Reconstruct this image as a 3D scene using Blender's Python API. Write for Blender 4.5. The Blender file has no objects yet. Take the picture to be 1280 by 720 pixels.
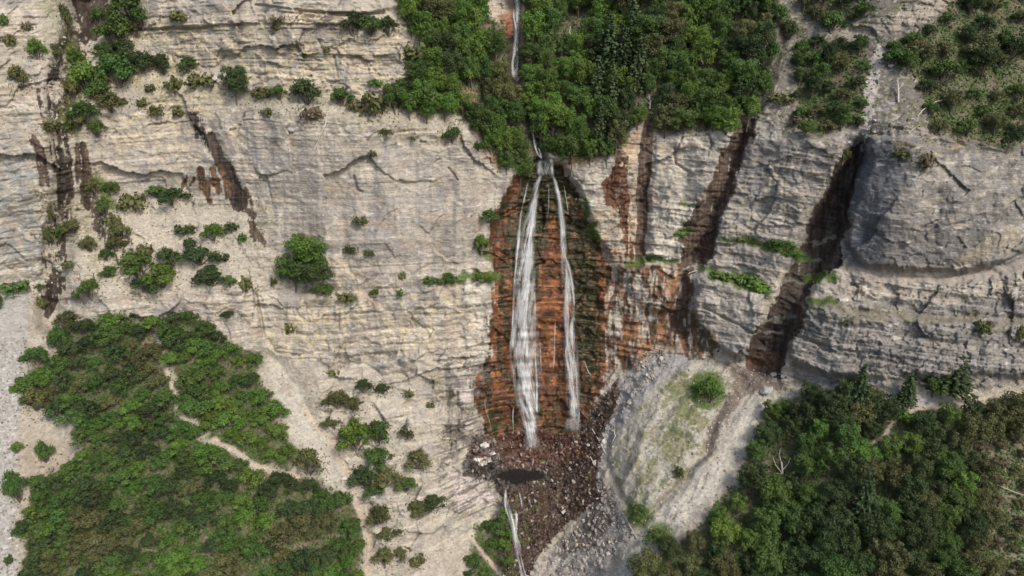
import bpy, math, random
import numpy as np
from mathutils import Vector, Matrix

# ------------------------------------------------------------------ camera, sky, sun
random.seed(7)
scene = bpy.context.scene
PITCH = math.radians(22.0)
HF = 640 / math.tan(math.radians(35.0))          # focal length in photo pixels
CAM = np.array([0.0, -185.0, 112.0])
cd = bpy.data.cameras.new('camera'); cam = bpy.data.objects.new('camera', cd)
scene.collection.objects.link(cam)
cam.location = CAM; cam.rotation_euler = (math.radians(90) - PITCH, 0, 0)
cd.sensor_width = 36; cd.lens = 18 / math.tan(math.radians(35.0)); cd.clip_end = 3000; cd.clip_start = 1
scene.camera = cam

SUN_EL = math.radians(47); SUN_AZ = math.radians(36)   # azimuth measured from behind the camera towards the right
sd = Vector((math.sin(SUN_AZ) * math.cos(SUN_EL), -math.cos(SUN_AZ) * math.cos(SUN_EL), math.sin(SUN_EL)))
w = bpy.data.worlds.new('World'); scene.world = w; w.use_nodes = True
nt = w.node_tree
sky = nt.nodes.new('ShaderNodeTexSky'); sky.sky_type = 'NISHITA'; sky.sun_disc = False
sky.sun_elevation = SUN_EL; sky.sun_rotation = math.atan2(sd.x, sd.y)
sky.dust_density = 3.0; sky.air_density = 1.0
nt.links.new(sky.outputs[0], nt.nodes['Background'].inputs[0]); nt.nodes['Background'].inputs[1].default_value = 0.15
sl = bpy.data.lights.new('sun', 'SUN'); sun = bpy.data.objects.new('sun', sl); scene.collection.objects.link(sun)
sl.energy = 2.1; sl.angle = math.radians(11); sl.color = (1.0, 0.94, 0.85)
sun.rotation_euler = sd.to_track_quat('Z', 'Y').to_euler(); sun.location = (60, -100, 200)
scene.view_settings.view_transform = 'Standard'; scene.view_settings.look = 'None'
scene.view_settings.exposure = 0.27; scene.view_settings.gamma = 1.0
scene.cycles.max_bounces = 6; scene.cycles.diffuse_bounces = 3; scene.cycles.transparent_max_bounces = 24

# ------------------------------------------------------------------ numpy noise
def _h(ix, iy, iz, s):
    h = (ix.astype(np.int64) * 374761393 + iy.astype(np.int64) * 668265263 + iz.astype(np.int64) * 2147483647 + s * 974711) & 0xFFFFFFFF
    h = ((h ^ (h >> 13)) * 1274126177) & 0xFFFFFFFF
    h = ((h ^ (h >> 16)) * 2246822519) & 0xFFFFFFFF
    return ((h ^ (h >> 15)) & 0xFFFFFF).astype(np.float32) / 16777215.0
def h2(a, b=None, s=0):
    a = np.asarray(a); b = np.zeros_like(a) if b is None else np.asarray(b)
    return _h(a, b, np.zeros_like(a), s)
def vnoise(x, y, z, s=0):
    x, y, z = np.broadcast_arrays(x, y, z)
    ix, iy, iz = np.floor(x), np.floor(y), np.floor(z)
    fx, fy, fz = (x - ix).astype(np.float32), (y - iy).astype(np.float32), (z - iz).astype(np.float32)
    ix, iy, iz = ix.astype(np.int64), iy.astype(np.int64), iz.astype(np.int64)
    qx, qy, qz = fx**3 * (fx * (fx * 6 - 15) + 10), fy**3 * (fy * (fy * 6 - 15) + 10), fz**3 * (fz * (fz * 6 - 15) + 10)
    def c(i, j, k):
        h = ((ix + i) * 374761393 + (iy + j) * 668265263 + (iz + k) * 2147483647 + s * 974711) & 0xFFFFFFFF
        h = ((h ^ (h >> 13)) * 1274126177) & 0xFFFFFFFF; h = ((h ^ (h >> 16)) * 2246822519) & 0xFFFFFFFF; h ^= h >> 15
        gx = (h & 1023).astype(np.float32) / 511.5 - 1; gy = ((h >> 10) & 1023).astype(np.float32) / 511.5 - 1; gz = ((h >> 20) & 1023).astype(np.float32) / 511.5 - 1
        return gx * (fx - i) + gy * (fy - j) + gz * (fz - k)
    def L(a, b, t): return a + (b - a) * t
    return 1.55 * L(L(L(c(0,0,0), c(1,0,0), qx), L(c(0,1,0), c(1,1,0), qx), qy),
             L(L(c(0,0,1), c(1,0,1), qx), L(c(0,1,1), c(1,1,1), qx), qy), qz)
def fbm(x, y, z, o=4, s=0, g=0.5):
    a, t, n = 1.0, 0, 0
    for i in range(o):
        t = t + a * vnoise(x, y, z, s + i * 17); n += a
        x, y, z = x * 2.03 + .21 * z + 3.1, y * 2.03 + 7.7, z * 2.03 - .21 * x * 0 + 1.3; a *= g
    return t / n
def ridged(x, y, z, o=3, s=0):
    a, t, n = 1.0, 0, 0
    for i in range(o):
        t = t + a * (1 - 2 * np.abs(vnoise(x, y, z, s + i * 31))); n += a
        x, y, z = x * 2.1 + 5.2, y * 2.1 + 1.7, z * 2.1 + 9.3; a *= 0.5
    return t / n
def sm(a, b, x):
    t = np.clip((x - a) / (b - a), 0, 1); return t * t * (3 - 2 * t)

# ------------------------------------------------------------------ surface parameter grid (photo-pixel parametrisation of the slope)
STEP = 1.2
def axis(lo, hi, ext):
    core = np.arange(lo, hi + 0.01, STEP)
    e = np.cumsum(STEP * 1.18 ** np.arange(1, ext))
    return np.concatenate([(lo - e)[::-1], core, hi + e])
UA = axis(-60, 1340, 22); VA = axis(-50, 770, 12)
U, V = np.meshgrid(UA, VA)
NU, NV = len(UA), len(VA)

def seg_d(px, py, ax, ay, bx, by):
    dx, dy = bx - ax, by - ay
    t = np.clip(((px - ax) * dx + (py - ay) * dy) / (dx * dx + dy * dy + 1e-9), 0, 1)
    return np.hypot(px - ax - t * dx, py - ay - t * dy), t
def poly_sd(px, py, pts):
    d = np.full(px.shape, 1e9); ins = np.zeros(px.shape, bool)
    n = len(pts)
    for i in range(n):
        (ax, ay), (bx, by) = pts[i], pts[(i + 1) % n]
        d = np.minimum(d, seg_d(px, py, ax, ay, bx, by)[0])
        c = ((ay > py) != (by > py)) & (px < (bx - ax) * (py - ay) / ((by - ay) if by != ay else 1e-9) + ax)
        ins ^= c
    return np.where(ins, -d, d)
def _box(fn, px, py, xs, ys, m):
    out = np.zeros(px.shape, np.float32)
    b = (px > min(xs) - m) & (px < max(xs) + m) & (py > min(ys) - m) & (py < max(ys) + m)
    if b.any(): out[b] = fn(px[b], py[b])
    return out
def poly(pts, soft=6, W=None, out_of=None):
    px, py = W if W is not None else (U, V)
    return _box(lambda a, b: 1 - sm(-soft, soft, poly_sd(a, b, pts)), px, py, [p[0] for p in pts], [p[1] for p in pts], soft * 2 + 2)
def stroke(pts, soft=3, W=None):
    """pts: (x, y, half width)"""
    px, py = W if W is not None else (U, V)
    def f(a, b):
        best = np.full(a.shape, -1e9)
        for p, q in zip(pts[:-1], pts[1:]):
            d, t = seg_d(a, b, p[0], p[1], q[0], q[1])
            best = np.maximum(best, (p[2] + (q[2] - p[2]) * t) - d)
        return sm(-soft, soft, best)
    m = max(p[2] for p in pts) + soft * 2 + 2
    return _box(f, px, py, [p[0] for p in pts], [p[1] for p in pts], m)
def ell(cx, cy, rx, ry, soft=0.3, W=None):
    px, py = W if W is not None else (U, V)
    return 1 - sm(1 - soft, 1 + soft, np.hypot((px - cx) / rx, (py - cy) / ry))

# ---------------- outlines traced from the photograph
P_TOPL = [(505,-90),(505,20),(540,58),(528,90),(503,105),(492,130),(545,145),(575,140),(600,170),(622,210),(655,215),(664,180),(655,130),(636,95),(632,40),(612,15),(600,-90)]
P_TOPR = [(650,-90),(650,100),(668,150),(682,190),(720,203),(770,190),(790,160),(810,140),(822,162),(870,165),(925,158),(945,130),(952,80),(960,30),(965,-90)]
P_RT1 = [(1000,50),(1075,48),(1085,80),(1082,150),(1050,165),(1000,165),(992,110)]
P_RT2 = [(1000,-90),(1088,-90),(1085,18),(1040,26),(1000,16)]
P_RT3 = [(1110,60),(1150,45),(1200,0),(1350,-60),(1350,165),(1260,178),(1200,175),(1165,160),(1155,110)]
P_LL1 = [(190,400),(235,395),(262,405),(295,440),(325,452),(322,468),(330,485),(362,560),(362,588),(320,578),(275,545),(240,520),(222,490),(205,440)]
P_LL2 = [(30,470),(85,440),(85,400),(130,395),(180,400),(200,445),(214,495),(235,528),(270,555),(320,588),(365,596),(400,600),(442,625),(452,690),(470,800),(30,800),(28,740),(45,600),(100,575),(90,520),(40,500)]
P_LR = [(800,800),(800,700),(830,690),(885,650),(930,600),(935,570),(960,520),(1000,498),(1060,490),(1110,505),(1190,515),(1270,490),(1350,495),(1350,800)]
P_LM = [(555,800),(590,690),(600,655),(632,640),(640,690),(648,800)]
P_BEN = [(100,235),(240,250),(330,265),(330,330),(300,362),(180,372),(90,360),(85,300)]
FOREST = [P_TOPL, P_TOPR, P_RT1, P_RT2, P_RT3, P_LL1, P_LL2, P_LR, P_LM]

# ---------------- slope angle of the ground (degrees from horizontal)
A = np.full(U.shape, 79.0)
def setA(m, v):
    global A; A = A + (v - A) * m
setA(poly([(-400,-200),(-400,-200),(80,-200),(80,110),(-400,130)], 20), 62)
setA(poly([(80,-200),(200,-200),(190,60),(160,150),(90,150),(60,60)], 15), 52)
setA(stroke([(100,130,14),(170,118,18),(235,100,12),(300,128,10),(400,130,16),(480,140,14),(560,155,10),(600,170,10)], 8), 46)
for f in (P_TOPL, P_TOPR): setA(poly(f, 14), 50)
setA(poly([(425,-200),(425,20),(440,44),(480,40),(520,60),(520,-200)], 12), 58)
setA(poly([(950,-200),(952,60),(935,130),(990,172),(1085,170),(1110,150),(1160,165),(1200,182),(1270,186),(1700,175),(1700,-200)], 14), 50)
setA(stroke([(1085,38,8),(1130,26,14),(1180,5,16)], 6), 76)
setA(poly([(-400,-200),(-400,6),(170,2),(330,12),(520,8),(520,-200)], 6), 60)
setA(poly(P_BEN, 14), 54)
setA(stroke([(200,245,7),(250,240,7)], 5), 45)
setA(stroke([(350,372,6),(400,370,8),(440,372,4)], 4), 40)
setA(stroke([(530,350,4),(620,347,5)], 3), 40)
setA(stroke([(780,330,4),(860,330,5),(900,342,8),(940,352,10),(965,362,8)], 3), 38)
setA(stroke([(925,300,4),(960,306,9),(1000,316,10)], 4), 42)
setA(stroke([(1005,352,5),(1040,350,12),(1055,372,10),(1000,375,8)], 5), 42)
setA(stroke([(1050,334,5),(1100,345,8),(1180,350,9),(1240,342,9),(1340,310,10)], 4), 45)
setA(stroke([(1020,378,5),(1090,395,8),(1180,398,6),(1240,404,6),(1340,405,6)], 4), 45)
# lower country
LOW = [(-600,365),(20,362),(60,392),(100,396),(200,398),(262,402),(300,445),(340,440),(400,470),(470,470),(520,480),(560,560),(600,600),(640,565),(700,555),(745,500),(790,455),(830,440),(905,450),(960,478),(1010,478),(1200,490),(1280,480),(1800,480),(1800,1200),(-600,1200)]
setA(poly(LOW, 10), 40)
setA(poly([(330,430),(400,455),(520,465),(575,500),(600,540),(620,590),(630,640),(600,660),(520,690),(470,800),(440,640),(370,500)], 20), 55)
setA(poly([(540,520),(600,545),(640,560),(640,600),(632,640),(560,640),(520,600)], 14), 58)
setA(stroke([(625,620,14),(640,660,16),(650,720,18),(655,800,20)], 10), 50)
# blur, mostly sideways, so neighbouring columns stay coherent
def gblur(a, sx, sy):
    def g1(s):
        r = int(3 * s); k = np.exp(-0.5 * (np.arange(-r, r + 1) / s) ** 2); return k / k.sum()
    kx, ky = g1(sx), g1(sy)
    a = np.apply_along_axis(lambda r_: np.convolve(np.pad(r_, len(kx) // 2, 'edge'), kx, 'valid'), 1, a)
    return np.apply_along_axis(lambda r_: np.convolve(np.pad(r_, len(ky) // 2, 'edge'), ky, 'valid'), 0, a)
A = gblur(A, 16, 2.5)
POOL = [(619,595),(628,589),(640,586),(654,585),(661,589),(672,589),(682,594),(677,600),(664,600),(655,604),(640,605),(630,602)]
setA(poly(POOL, 3), 3)
th = PITCH + np.arctan((V - 360) / HF)
al = np.radians(A)
ct = 1 / np.tan(al + th)
dth = np.zeros_like(th); dth[1:] = th[1:] - th[:-1]
seg = np.zeros_like(th); seg[1:] = -(0.5 * (ct[1:] + ct[:-1])) * dth[1:]   # d ln r going down the grid
LR = np.cumsum(seg, axis=0)
i0 = int(np.argmin(np.abs(VA - 300)))
LR = LR - LR[i0:i0 + 1]
plan = 196 + 5 * np.exp(-((UA - 690) / 130) ** 2) - 16 * sm(900, 1250, UA) - 8 * sm(350, -60, UA) + 3 * np.sin(UA / 95.0)
R = plan[None, :] * np.exp(LR)
sth, cth = np.sin(PITCH), np.cos(PITCH)
XC = (U - 640) / HF; YC = (360 - V) / HF
DX, DY, DZ = XC, YC * sth + cth, YC * cth - sth
def pos(R):
    k = R / np.hypot(DY, DZ)
    return CAM[0] + DX * k, CAM[1] + DY * k, CAM[2] + DZ * k
X, Y, Z = pos(R)

# ---------------- relief: D in metres, positive = towards the open air
wx = 5 * fbm(X / 9, Y / 9, Z / 9, 3, 11) + 2.0 * fbm(X / 2.2, Y / 2.2, Z / 2.2, 2, 12)
wy = 5 * fbm(X / 9, Y / 9, Z / 9, 3, 21) + 2.0 * fbm(X / 2.2, Y / 2.2, Z / 2.2, 2, 22)
WS = (U + 1.0 * wx, V + 1.0 * wy)         # slightly wandering outlines
WD = (U + 2.6 * wx, V + 3.2 * wy)       # ragged outlines
cliff = np.clip((gblur(A, 2, 2) - 48) / 16, 0, 1)
D = np.zeros_like(R)
D += cliff * 4.0 * fbm(X / 22, Y / 40, Z / 45, 3, 31) + 1.1 * fbm(X / 9, Y / 9, Z / 14, 3, 32)
# bulging mass right
hb = np.hypot((U - 1180) / 132, (V - 232) / 98)
m = poly([(1092,172),(1130,168),(1180,190),(1300,182),(1380,190),(1380,262),(1330,285),(1270,322),(1210,340),(1130,338),(1075,330),(1058,300),(1062,240)], 5, WS)
D += 7.0 * m * np.sqrt(np.clip(1.35 - hb, 0, 1.35))
# buttress between gullies
m = poly([(945,170),(1050,172),(1060,200),(1020,260),(990,310),(930,300),(890,320),(900,250),(930,190)], 7, WS); D += 2.0 * m
m = poly([(822,170),(925,165),(905,220),(880,280),(855,320),(815,326),(812,250)], 5, WS); D += 1.5 * m
m = poly([(860,345),(905,350),(950,375),(960,400),(940,440),(925,450),(890,430),(865,400)], 5, WS); D += 2.8 * m
m = poly([(1000,380),(1060,375),(1180,400),(1320,410),(1320,470),(1240,470),(1150,470),(1030,470),(990,450),(985,420)], 6, WS); D += 3.2 * m
# gullies
for pts, dep, so in (
    ([(1076,180,8),(1074,195,14),(1045,260,18),(1015,320,17),(985,380,18),(955,450,20)], 4.2, 9),
    ([(985,40,4),(955,110,6),(935,150,8),(905,220,11),(880,290,13),(858,350,14),(850,400,14)], 2.4, 7),
    ([(125,-40,24),(105,40,20),(82,110,22),(80,180,18),(85,250,16),(68,330,14),(62,400,14)], 2.6, 10),
    ([(640,-60,6),(643,60,7),(650,120,7),(665,165,6),(676,205,9)], 2.2, 6),
    ([(815,120,5),(805,180,6),(802,260,6),(800,330,5)], 0.7, 4),
    ([(262,160,5),(280,205,8),(300,255,8)], 0.7, 4),
    ([(905,480,8),(885,540,7),(860,590,6)], 0.8, 6)):
    D -= dep * stroke(pts, so, WS)
# the recess of the falls
m = poly([(650,212),(668,200),(700,203),(722,235),(742,290),(775,345),(800,380),(860,400),(860,430),(800,452),(770,470),(740,500),(720,545),(660,550),(606,540),(598,500),(615,440),(613,380),(616,330),(612,295),(632,250)], 7, WS)
D -= 3.6 * m
D += 1.3 * poly([(560,445),(612,448),(610,462),(590,500),(600,520),(560,540)], 4, WS)
# horizontal benches behind the falls
for yv, dd in ((285, .5), (318, .9), (352, .9), (395, .6), (418, .5), (455, 1.0), (500, .7), (530, 1.6)):
    D += m * dd * sm(yv - 2, yv + 2.5, V + 0.25 * wy + 2.5 * np.sin(U / 14.0 + yv)) * 0.75
D -= 2.0 * poly([(640,418),(735,418),(735,455),(640,455)], 8, WS) * 0
# scree mounds, small trench of the old stream and the talus
mound = poly([(832,447),(900,447),(912,475),(905,520),(880,585),(830,635),(795,655),(770,610),(748,560),(770,500)], 16)
D += 1.3 * mound
D += 1.2 * stroke([(875,450,3),(840,480,4),(805,540,4),(785,600,4)], 7, WS); D -= 1.0 * stroke([(905,500,4),(885,560,5),(855,600,4),(820,635,3)], 5, WS)
D -= 0.8 * stroke([(790,480,4),(765,530,4),(755,570,4),(775,620,4),(795,650,3)], 4)
LEDG = [(420,-10,1.4,5),]
D += 1.4 * poly([(-400,-200),(330,-200),(330,8),(400,20),(440,16),(520,8),(520,-200)], 3, WS)   # brow at the top left
# strata
mass = np.clip(1 - 0.75 * poly([(1062,175),(1330,180),(1330,330),(1062,330)], 12) - 0.35 * poly([(350,160),(640,200),(600,330),(340,300)], 20), 0, 1)
strong = np.clip(0.55 + 0.7 * poly([(180,20),(520,20),(520,110),(260,115),(180,90)], 10) + 0.6 * poly([(560,400),(640,400),(640,640),(560,640),(520,560)], 12)
                 + 0.6 * m + 0.5 * poly([(760,250),(960,250),(960,460),(760,460)], 14) + 0.45 * poly([(1060,335),(1340,335),(1340,480),(980,480),(980,380)], 10)
                 + 0.4 * poly([(330,370),(640,370),(640,450),(330,450)], 10), 0, 1.4)
S = Z + 0.03 * X + 1.5 * fbm(X / 45, Y / 45, Z / 60, 2, 41) + 0.2 * fbm(X / 5, Y / 5, Z / 5, 2, 42) + 0.00035 * (X - 5) ** 2
bed_tint = np.zeros_like(R)
rock_amt = cliff * mass
for T, amp, W, jo, s in ((5.5, .55, 9.0, .30, 100), (1.9, .42, 3.2, .26, 200), (0.8, .24, 1.7, .16, 300)):
    q = S / T + 0.42 * vnoise(S / T / 1.6, X * 0 + .5, X * 0, s + 5)
    k = np.floor(q); t = q - k
    off = h2(k, None, s) * 2 - 1
    wk = W * (0.6 + 0.9 * h2(k, None, s + 1))
    xq = (X + 0.9 * fbm(X / 4, Y / 4, Z / 3, 2, s + 2) + 0.25 * Y) / wk + 13 * h2(k, None, s + 3)
    j = np.floor(xq); tx = xq - j
    boff = h2(k, j, s + 4) * 2 - 1
    px_m = 0.24
    gh = np.exp(-(np.minimum(t, 1 - t) * T / (0.16 + 0.04 * T)) ** 2)
    gv = np.exp(-(np.minimum(tx, 1 - tx) * wk / 0.2) ** 2) * (h2(k, j, s + 8) > 0.45)
    lo = 0.5 + 0.5 * fbm(X / 16, Y / 16, Z / 10, 2, s + 9)       # joints come and go
    lo = sm(0.3, 0.7, lo)
    D += rock_amt * strong * amp * (0.75 * off * (.45 + .55 * lo) + 0.6 * boff * lo)
    D -= rock_amt * strong * jo * (1.1 * gh * (0.12 + 0.88 * lo) + 0.9 * gv * lo)
    bed_tint += (off * 0.6 + boff * 0.4 * lo) * (T ** 0.2)
calm = 1 - .6 * poly([(330,165),(420,160),(560,200),(640,225),(600,330),(560,345),(340,330),(300,230)], 25, WS) - .35 * poly([(1062,175),(1330,180),(1330,330),(1062,330)], 12) - .35 * poly([(110,180),(250,170),(250,240),(110,235)], 14)
# tilted facets of broken rock
def facets(x, y, sc, s, tilt, jump=0.0):
    x = x / sc; y = y / sc; ix, iy = np.floor(x).astype(np.int64), np.floor(y).astype(np.int64)
    best = np.full(x.shape, 1e9); val = np.zeros(x.shape)
    for dx_ in (-1, 0, 1):
        for dy_ in (-1, 0, 1):
            cx, cy = ix + dx_, iy + dy_
            px_, py_ = cx + h2(cx, cy, s), cy + h2(cx, cy, s + 1)
            d = (x - px_) ** 2 + (y - py_) ** 2; b_ = d < best
            v_ = ((h2(cx, cy, s + 2) - .5) * (x - px_) + (h2(cx, cy, s + 3) - .5) * (y - py_)) * 2 * tilt * sc + (h2(cx, cy, s + 4) - .5) * jump
            best = np.where(b_, d, best); val = np.where(b_, v_, val)
    return val
fx_, fy_ = X + 2.5 * fbm(X / 7, Y / 7, Z / 7, 3, 46), Z + 2.5 * fbm(X / 7, Y / 7, Z / 7, 3, 47)
D += cliff * facets(fx_ * .8, fy_ * 1.0, 14, 601, .17, .45) * (0.5 + .5 * mass)
D += cliff * facets(fx_ * .9, fy_ * 1.2, 5.6, 611, .20, .40) * (.35 + .65 * np.clip(strong, 0, 1)) * calm
D += cliff * facets(fx_, fy_ * 1.4, 2.2, 621, .30, .22) * (.3 + .6 * np.clip(strong, 0, 1)) * calm
# crisp little overhangs where one bed sits on the next
lo2 = sm(-.1, .35, fbm(X / 14, Y / 14, Z / 7, 3, 651))
ledg = poly([(540,442),(622,442),(606,480),(598,520),(612,550),(640,570),(632,640),(560,650),(540,560),(575,510)], 8, WS)
for T_, a_, s_ in ((2.6, .42, 661), (1.1, .24, 662)):
    q_ = (S + .25 * facets(fx_, fy_, 4.0, 663 + s_, .1, 2.0)) / T_ + .3 * vnoise(S / T_ / 1.4, X * 0 + .3, X * 0, s_)
    D += a_ * (.6 - (q_ - np.floor(q_))) * (rock_amt * lo2 * calm + 1.9 * ledg)
dq, da = .83 * U + .55 * V, -.55 * U + .83 * V
ribs = fbm((dq + 6 * fbm(U / 40, V / 40, U * 0, 2, 656)) / 11, da / 45, U * 0, 4, 655)
D += (poly([(832,447),(900,447),(1000,480),(960,520),(880,620),(800,720),(700,760),(690,660),(750,600),(748,560),(770,500)], 10, WS)) * .95 * ribs
# fluting and fine roughness
D += cliff * 0.32 * fbm(X / 3.2, Y / 6, Z / 16, 3, 51)
D += cliff * 0.2 * calm * ridged(X / 2.4, Y / 2.4, Z / 2.4, 3, 52) + 0.15 * fbm(X / 0.9, Y / 0.9, Z / 0.9, 2, 53)
kn = ridged(X / 7, Y / 7, Z / 5.5, 3, 54)
D += 0.9 * kn * poly([(1060,335),(1340,335),(1340,480),(980,480),(980,380)], 10)
# named cracks
for c in ([(320,368,1.5),(326,400,2.0),(330,420,1.5)], [(335,424,1.5),(344,440,1.2),(374,444,1)], [(424,388,1.2),(423,412,1.2)],
          [(843,185,1),(845,205,1.2),(865,218,1.0)], [(886,168,1),(890,180,1.3),(885,192,1)], [(845,190,1),(852,172,1),(886,168,1.2)],
          [(560,448,1.6),(590,449,1.4),(615,448,1.5)], [(775,254,0.8),(802,252,0.8)], [(370,52,1),(374,66,1.2)], [(418,70,1),(422,96,1.2)], [(398,50,1),(404,64,1.2)],
          [(1120,345,1.2),(1170,348,1.2),(1230,338,1.4),(1290,312,1.4)], [(160,38,1),(260,36,1)], [(320,6,1.3),(385,14,1.3),(430,19,1.5),(480,16,1)],
          [(560,210,1),(572,225,1)], [(442,220,1.2),(446,238,1.4),(452,240,1)], [(880,385,1.2),(930,410,1.2),(955,430,1)]):
    D -= 1.1 * stroke(c, 1.3, (U + .25 * wx, V + .25 * wy))
for q_ in ([(572,488),(594,486),(592,503),(574,506)], [(573,524),(593,520),(592,536),(576,540)], [(602,552),(616,550),(618,556),(604,560)], [(585,572),(628,566),(632,574),(600,582)]):
    D += 1.1 * poly(q_, 1.5, WS)
blk = poly([(545,545),(600,540),(632,560),(632,600),(630,640),(570,650),(545,600)], 10)
D += blk * .8 * facets(X, Y * 1.5 + Z, 3.2, 631, .3, 1.6)
deb = poly([(592,545),(720,545),(775,470),(850,440),(765,545),(752,590),(795,668),(735,800),(640,800),(622,605)], 8, WS)
D += deb * (.7 * facets(X, Y * 1.2 + Z, 2.6, 671, .3, 1.0) + .35 * facets(X, Y * 1.2 + Z, 1.1, 677, .3, .5) + .7 * fbm(X / 4, Y / 4, Z / 4, 3, 681))
D *= 1 - poly(POOL, 3)
# talus texture
D -= 1.5 * stroke([(345,450,6),(385,510,9),(425,575,10),(447,625,10),(460,680,9),(465,760,9)], 10, WS) * (1 - poly(POOL, 3))
slab0 = poly([(400,430),(540,440),(580,520),(620,610),(620,650),(520,700),(470,720),(440,600),(400,520)], 14, WS)
D += slab0 * (2.4 * fbm(X / 8, Y / 8, Z / 5, 3, 64) + 1.3 * facets(X, Z * 1.6 + .4 * X, 6.0, 641, .30, .8) + .45 * facets(X, Z * 1.8 + .4 * X, 2.2, 645, .30, .5))

D += 1.0 * (1 - cliff) * fbm(X / 9, Y / 9, Z / 9, 3, 65) * (1 - poly(POOL, 6)) * (1 - slab0)
low = 1 - cliff
D += low * (0.5 * fbm(X / 3, Y / 3, Z / 3, 3, 61) + 0.12 * fbm(X / .7, Y / .7, Z / .7, 2, 62)) * (1 - poly(POOL, 3))

_fbm = fbm
def fbm(*k_): return 1.45 * _fbm(*k_)

# ------------------------------------------------------------------ surface colours (base colours of rock, soil, stain, moss; right side also carries painted shade)
n1 = fbm(X / 12, Y / 12, Z / 8, 4, 71); n2 = fbm(X / 3, Y / 3, Z / 2.2, 3, 72); n3 = fbm(X / 1.0, Y / 1.0, Z / 0.8, 2, 73)
nv = fbm(X / 1.6, Y / 4, Z / 18, 3, 74)      # vertical streaks
nvf = fbm(X / 0.55, Y / 2, Z / 7, 2, 79)
nh = fbm(X / 16, Y / 16, S / 0.9, 3, 75)     # bedding streaks
C3 = lambda r, g, b: np.array([r, g, b], np.float32)
BEIGE, PALE, YEL, GREY, DGREY, BLUE = C3(.40,.357,.29), C3(.51,.47,.395), C3(.47,.405,.28), C3(.275,.258,.24), C3(.14,.135,.132), C3(.265,.275,.265)
PINK = C3(.38,.33,.29)
COL = np.broadcast_to(BEIGE, R.shape + (3,)).astype(np.float32).copy()
WET = np.zeros_like(R, dtype=np.float32)
def mix(c, m, wet=None):
    global COL, WET
    m = np.clip(m, 0, 1).astype(np.float32)
    COL = COL + (c - COL) * m[..., None]
    if wet is not None: WET = WET + (wet - WET) * m
mix(GREY, sm(0.0, 0.5, n1 + 0.25 * nv) * 0.7)
mix(PINK, sm(0.1, 0.5, fbm(X / 18, Y / 18, Z / 10, 3, 76)) * 0.5)
mix(PALE, sm(0.1, 0.55, nh + 0.3 * n2 - 0.2 * n1) * 0.6)
mix(YEL, 0.8 * poly([(170,20),(520,20),(520,120),(300,115),(230,190),(140,190),(150,150)], 16, WD) * sm(-0.3, 0.3, n2 + nh))
mix(GREY, 0.62 * poly([(350,180),(600,250),(600,335),(330,330),(300,230),(310,150)], 18, WD) * sm(-0.4, 0.3, nv + n2))
mix(BLUE, 0.75 * poly([(-300,170),(45,180),(60,240),(60,330),(-300,350)], 12, WD) * sm(-0.5, 0.2, n2 + nv))
mix(PALE, 0.75 * stroke([(-60,335,12),(40,350,12),(60,370,6)], 6, WD))
mix(YEL, 0.75 * poly([(400,350),(610,360),(600,440),(330,450),(330,420)], 12, WD) * sm(-0.2, 0.4, n2 - nv))
mix(PALE, 0.8 * poly([(575,355),(620,350),(615,440),(590,500),(560,450),(590,420)], 6, WD) * sm(-0.5, 0.2, n2))
mix(PALE, 0.75 * poly([(812,165),(925,160),(880,290),(855,330),(812,330)], 6, WS) * sm(-0.6, 0.1, n2 + nh))
mix(PALE, 0.8 * poly([(715,210),(770,190),(765,240),(722,270)], 4, WS))
mix(C3(.50,.39,.27), 0.85 * poly([(770,170),(802,160),(803,350),(755,335),(722,330),(730,285),(765,240)], 5, WD) * sm(-0.6, 0.2, n2))
mix(C3(.235,.21,.19), cliff * .6 * sm(.12, .45, fbm(X / 8, Y / 8, Z / 5, 4, 701)) * sm(340, 420, U) )
mix(C3(.25,.225,.205), cliff * .55 * sm(.15, .4, fbm(X / 4, Y / 4, Z / 9, 4, 702)))
mix(C3(.44,.345,.255), cliff * .4 * sm(.15, .4, fbm(X / 6, Y / 6, Z / 3, 4, 703)))
# right-hand wall: greyer rock, darkened further to paint in cloud shade
mix(GREY * .9, 0.8 * poly([(885,172),(1060,170),(1040,300),(990,340),(860,330)], 8, WS) * sm(-0.6, 0.2, n2 + nh))
mix(DGREY, 0.6 * poly([(918,185),(1050,180),(1040,225),(960,235),(920,225)], 8, WS) * sm(-0.5, 0.3, n2 + nv))
mix(GREY * 0.72, 0.88 * poly([(1060,170),(1380,170),(1380,340),(1062,335)], 8, WS))
mix(C3(.125,.13,.14), 0.85 * poly([(1060,170),(1150,172),(1120,240),(1105,330),(1058,330)], 10, WD))  # shade on the bulge's left-facing side, painted in as dark blue-grey
mix(DGREY, 0.5 * poly([(1105,285),(1230,280),(1230,335),(1105,335)], 12, WD) * sm(-0.5, 0.3, n2))
mix(BEIGE, 0.6 * sm(0.0, 0.5, n2 + .3 * n1) * poly([(1130,172),(1380,172),(1380,300),(1130,300)], 12))
mix(YEL * 0.9, 0.55 * stroke([(1200,332,7),(1250,305,10),(1300,280,12)], 6, WD))
mix(GREY, 0.6 * poly([(870,340),(960,370),(960,450),(900,440),(860,400)], 6, WS))
mix(GREY * .78, 0.85 * poly([(985,375),(1380,375),(1380,480),(985,480)], 8, WS))
mix(DGREY, 0.7 * sm(0.1, 0.5, n1 + n2) * poly([(985,375),(1380,375),(1380,480),(985,480)], 8, WS))
mix(PINK * 0.75, 0.7 * stroke([(1050,334,6),(1100,345,9),(1180,350,9),(1240,342,9),(1340,310,10)], 5, WD))
mix(C3(.17,.15,.10), 0.7 * stroke([(1020,378,6),(1090,395,8),(1180,398,6),(1240,404,6),(1340,405,6)], 4, WD))
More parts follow.
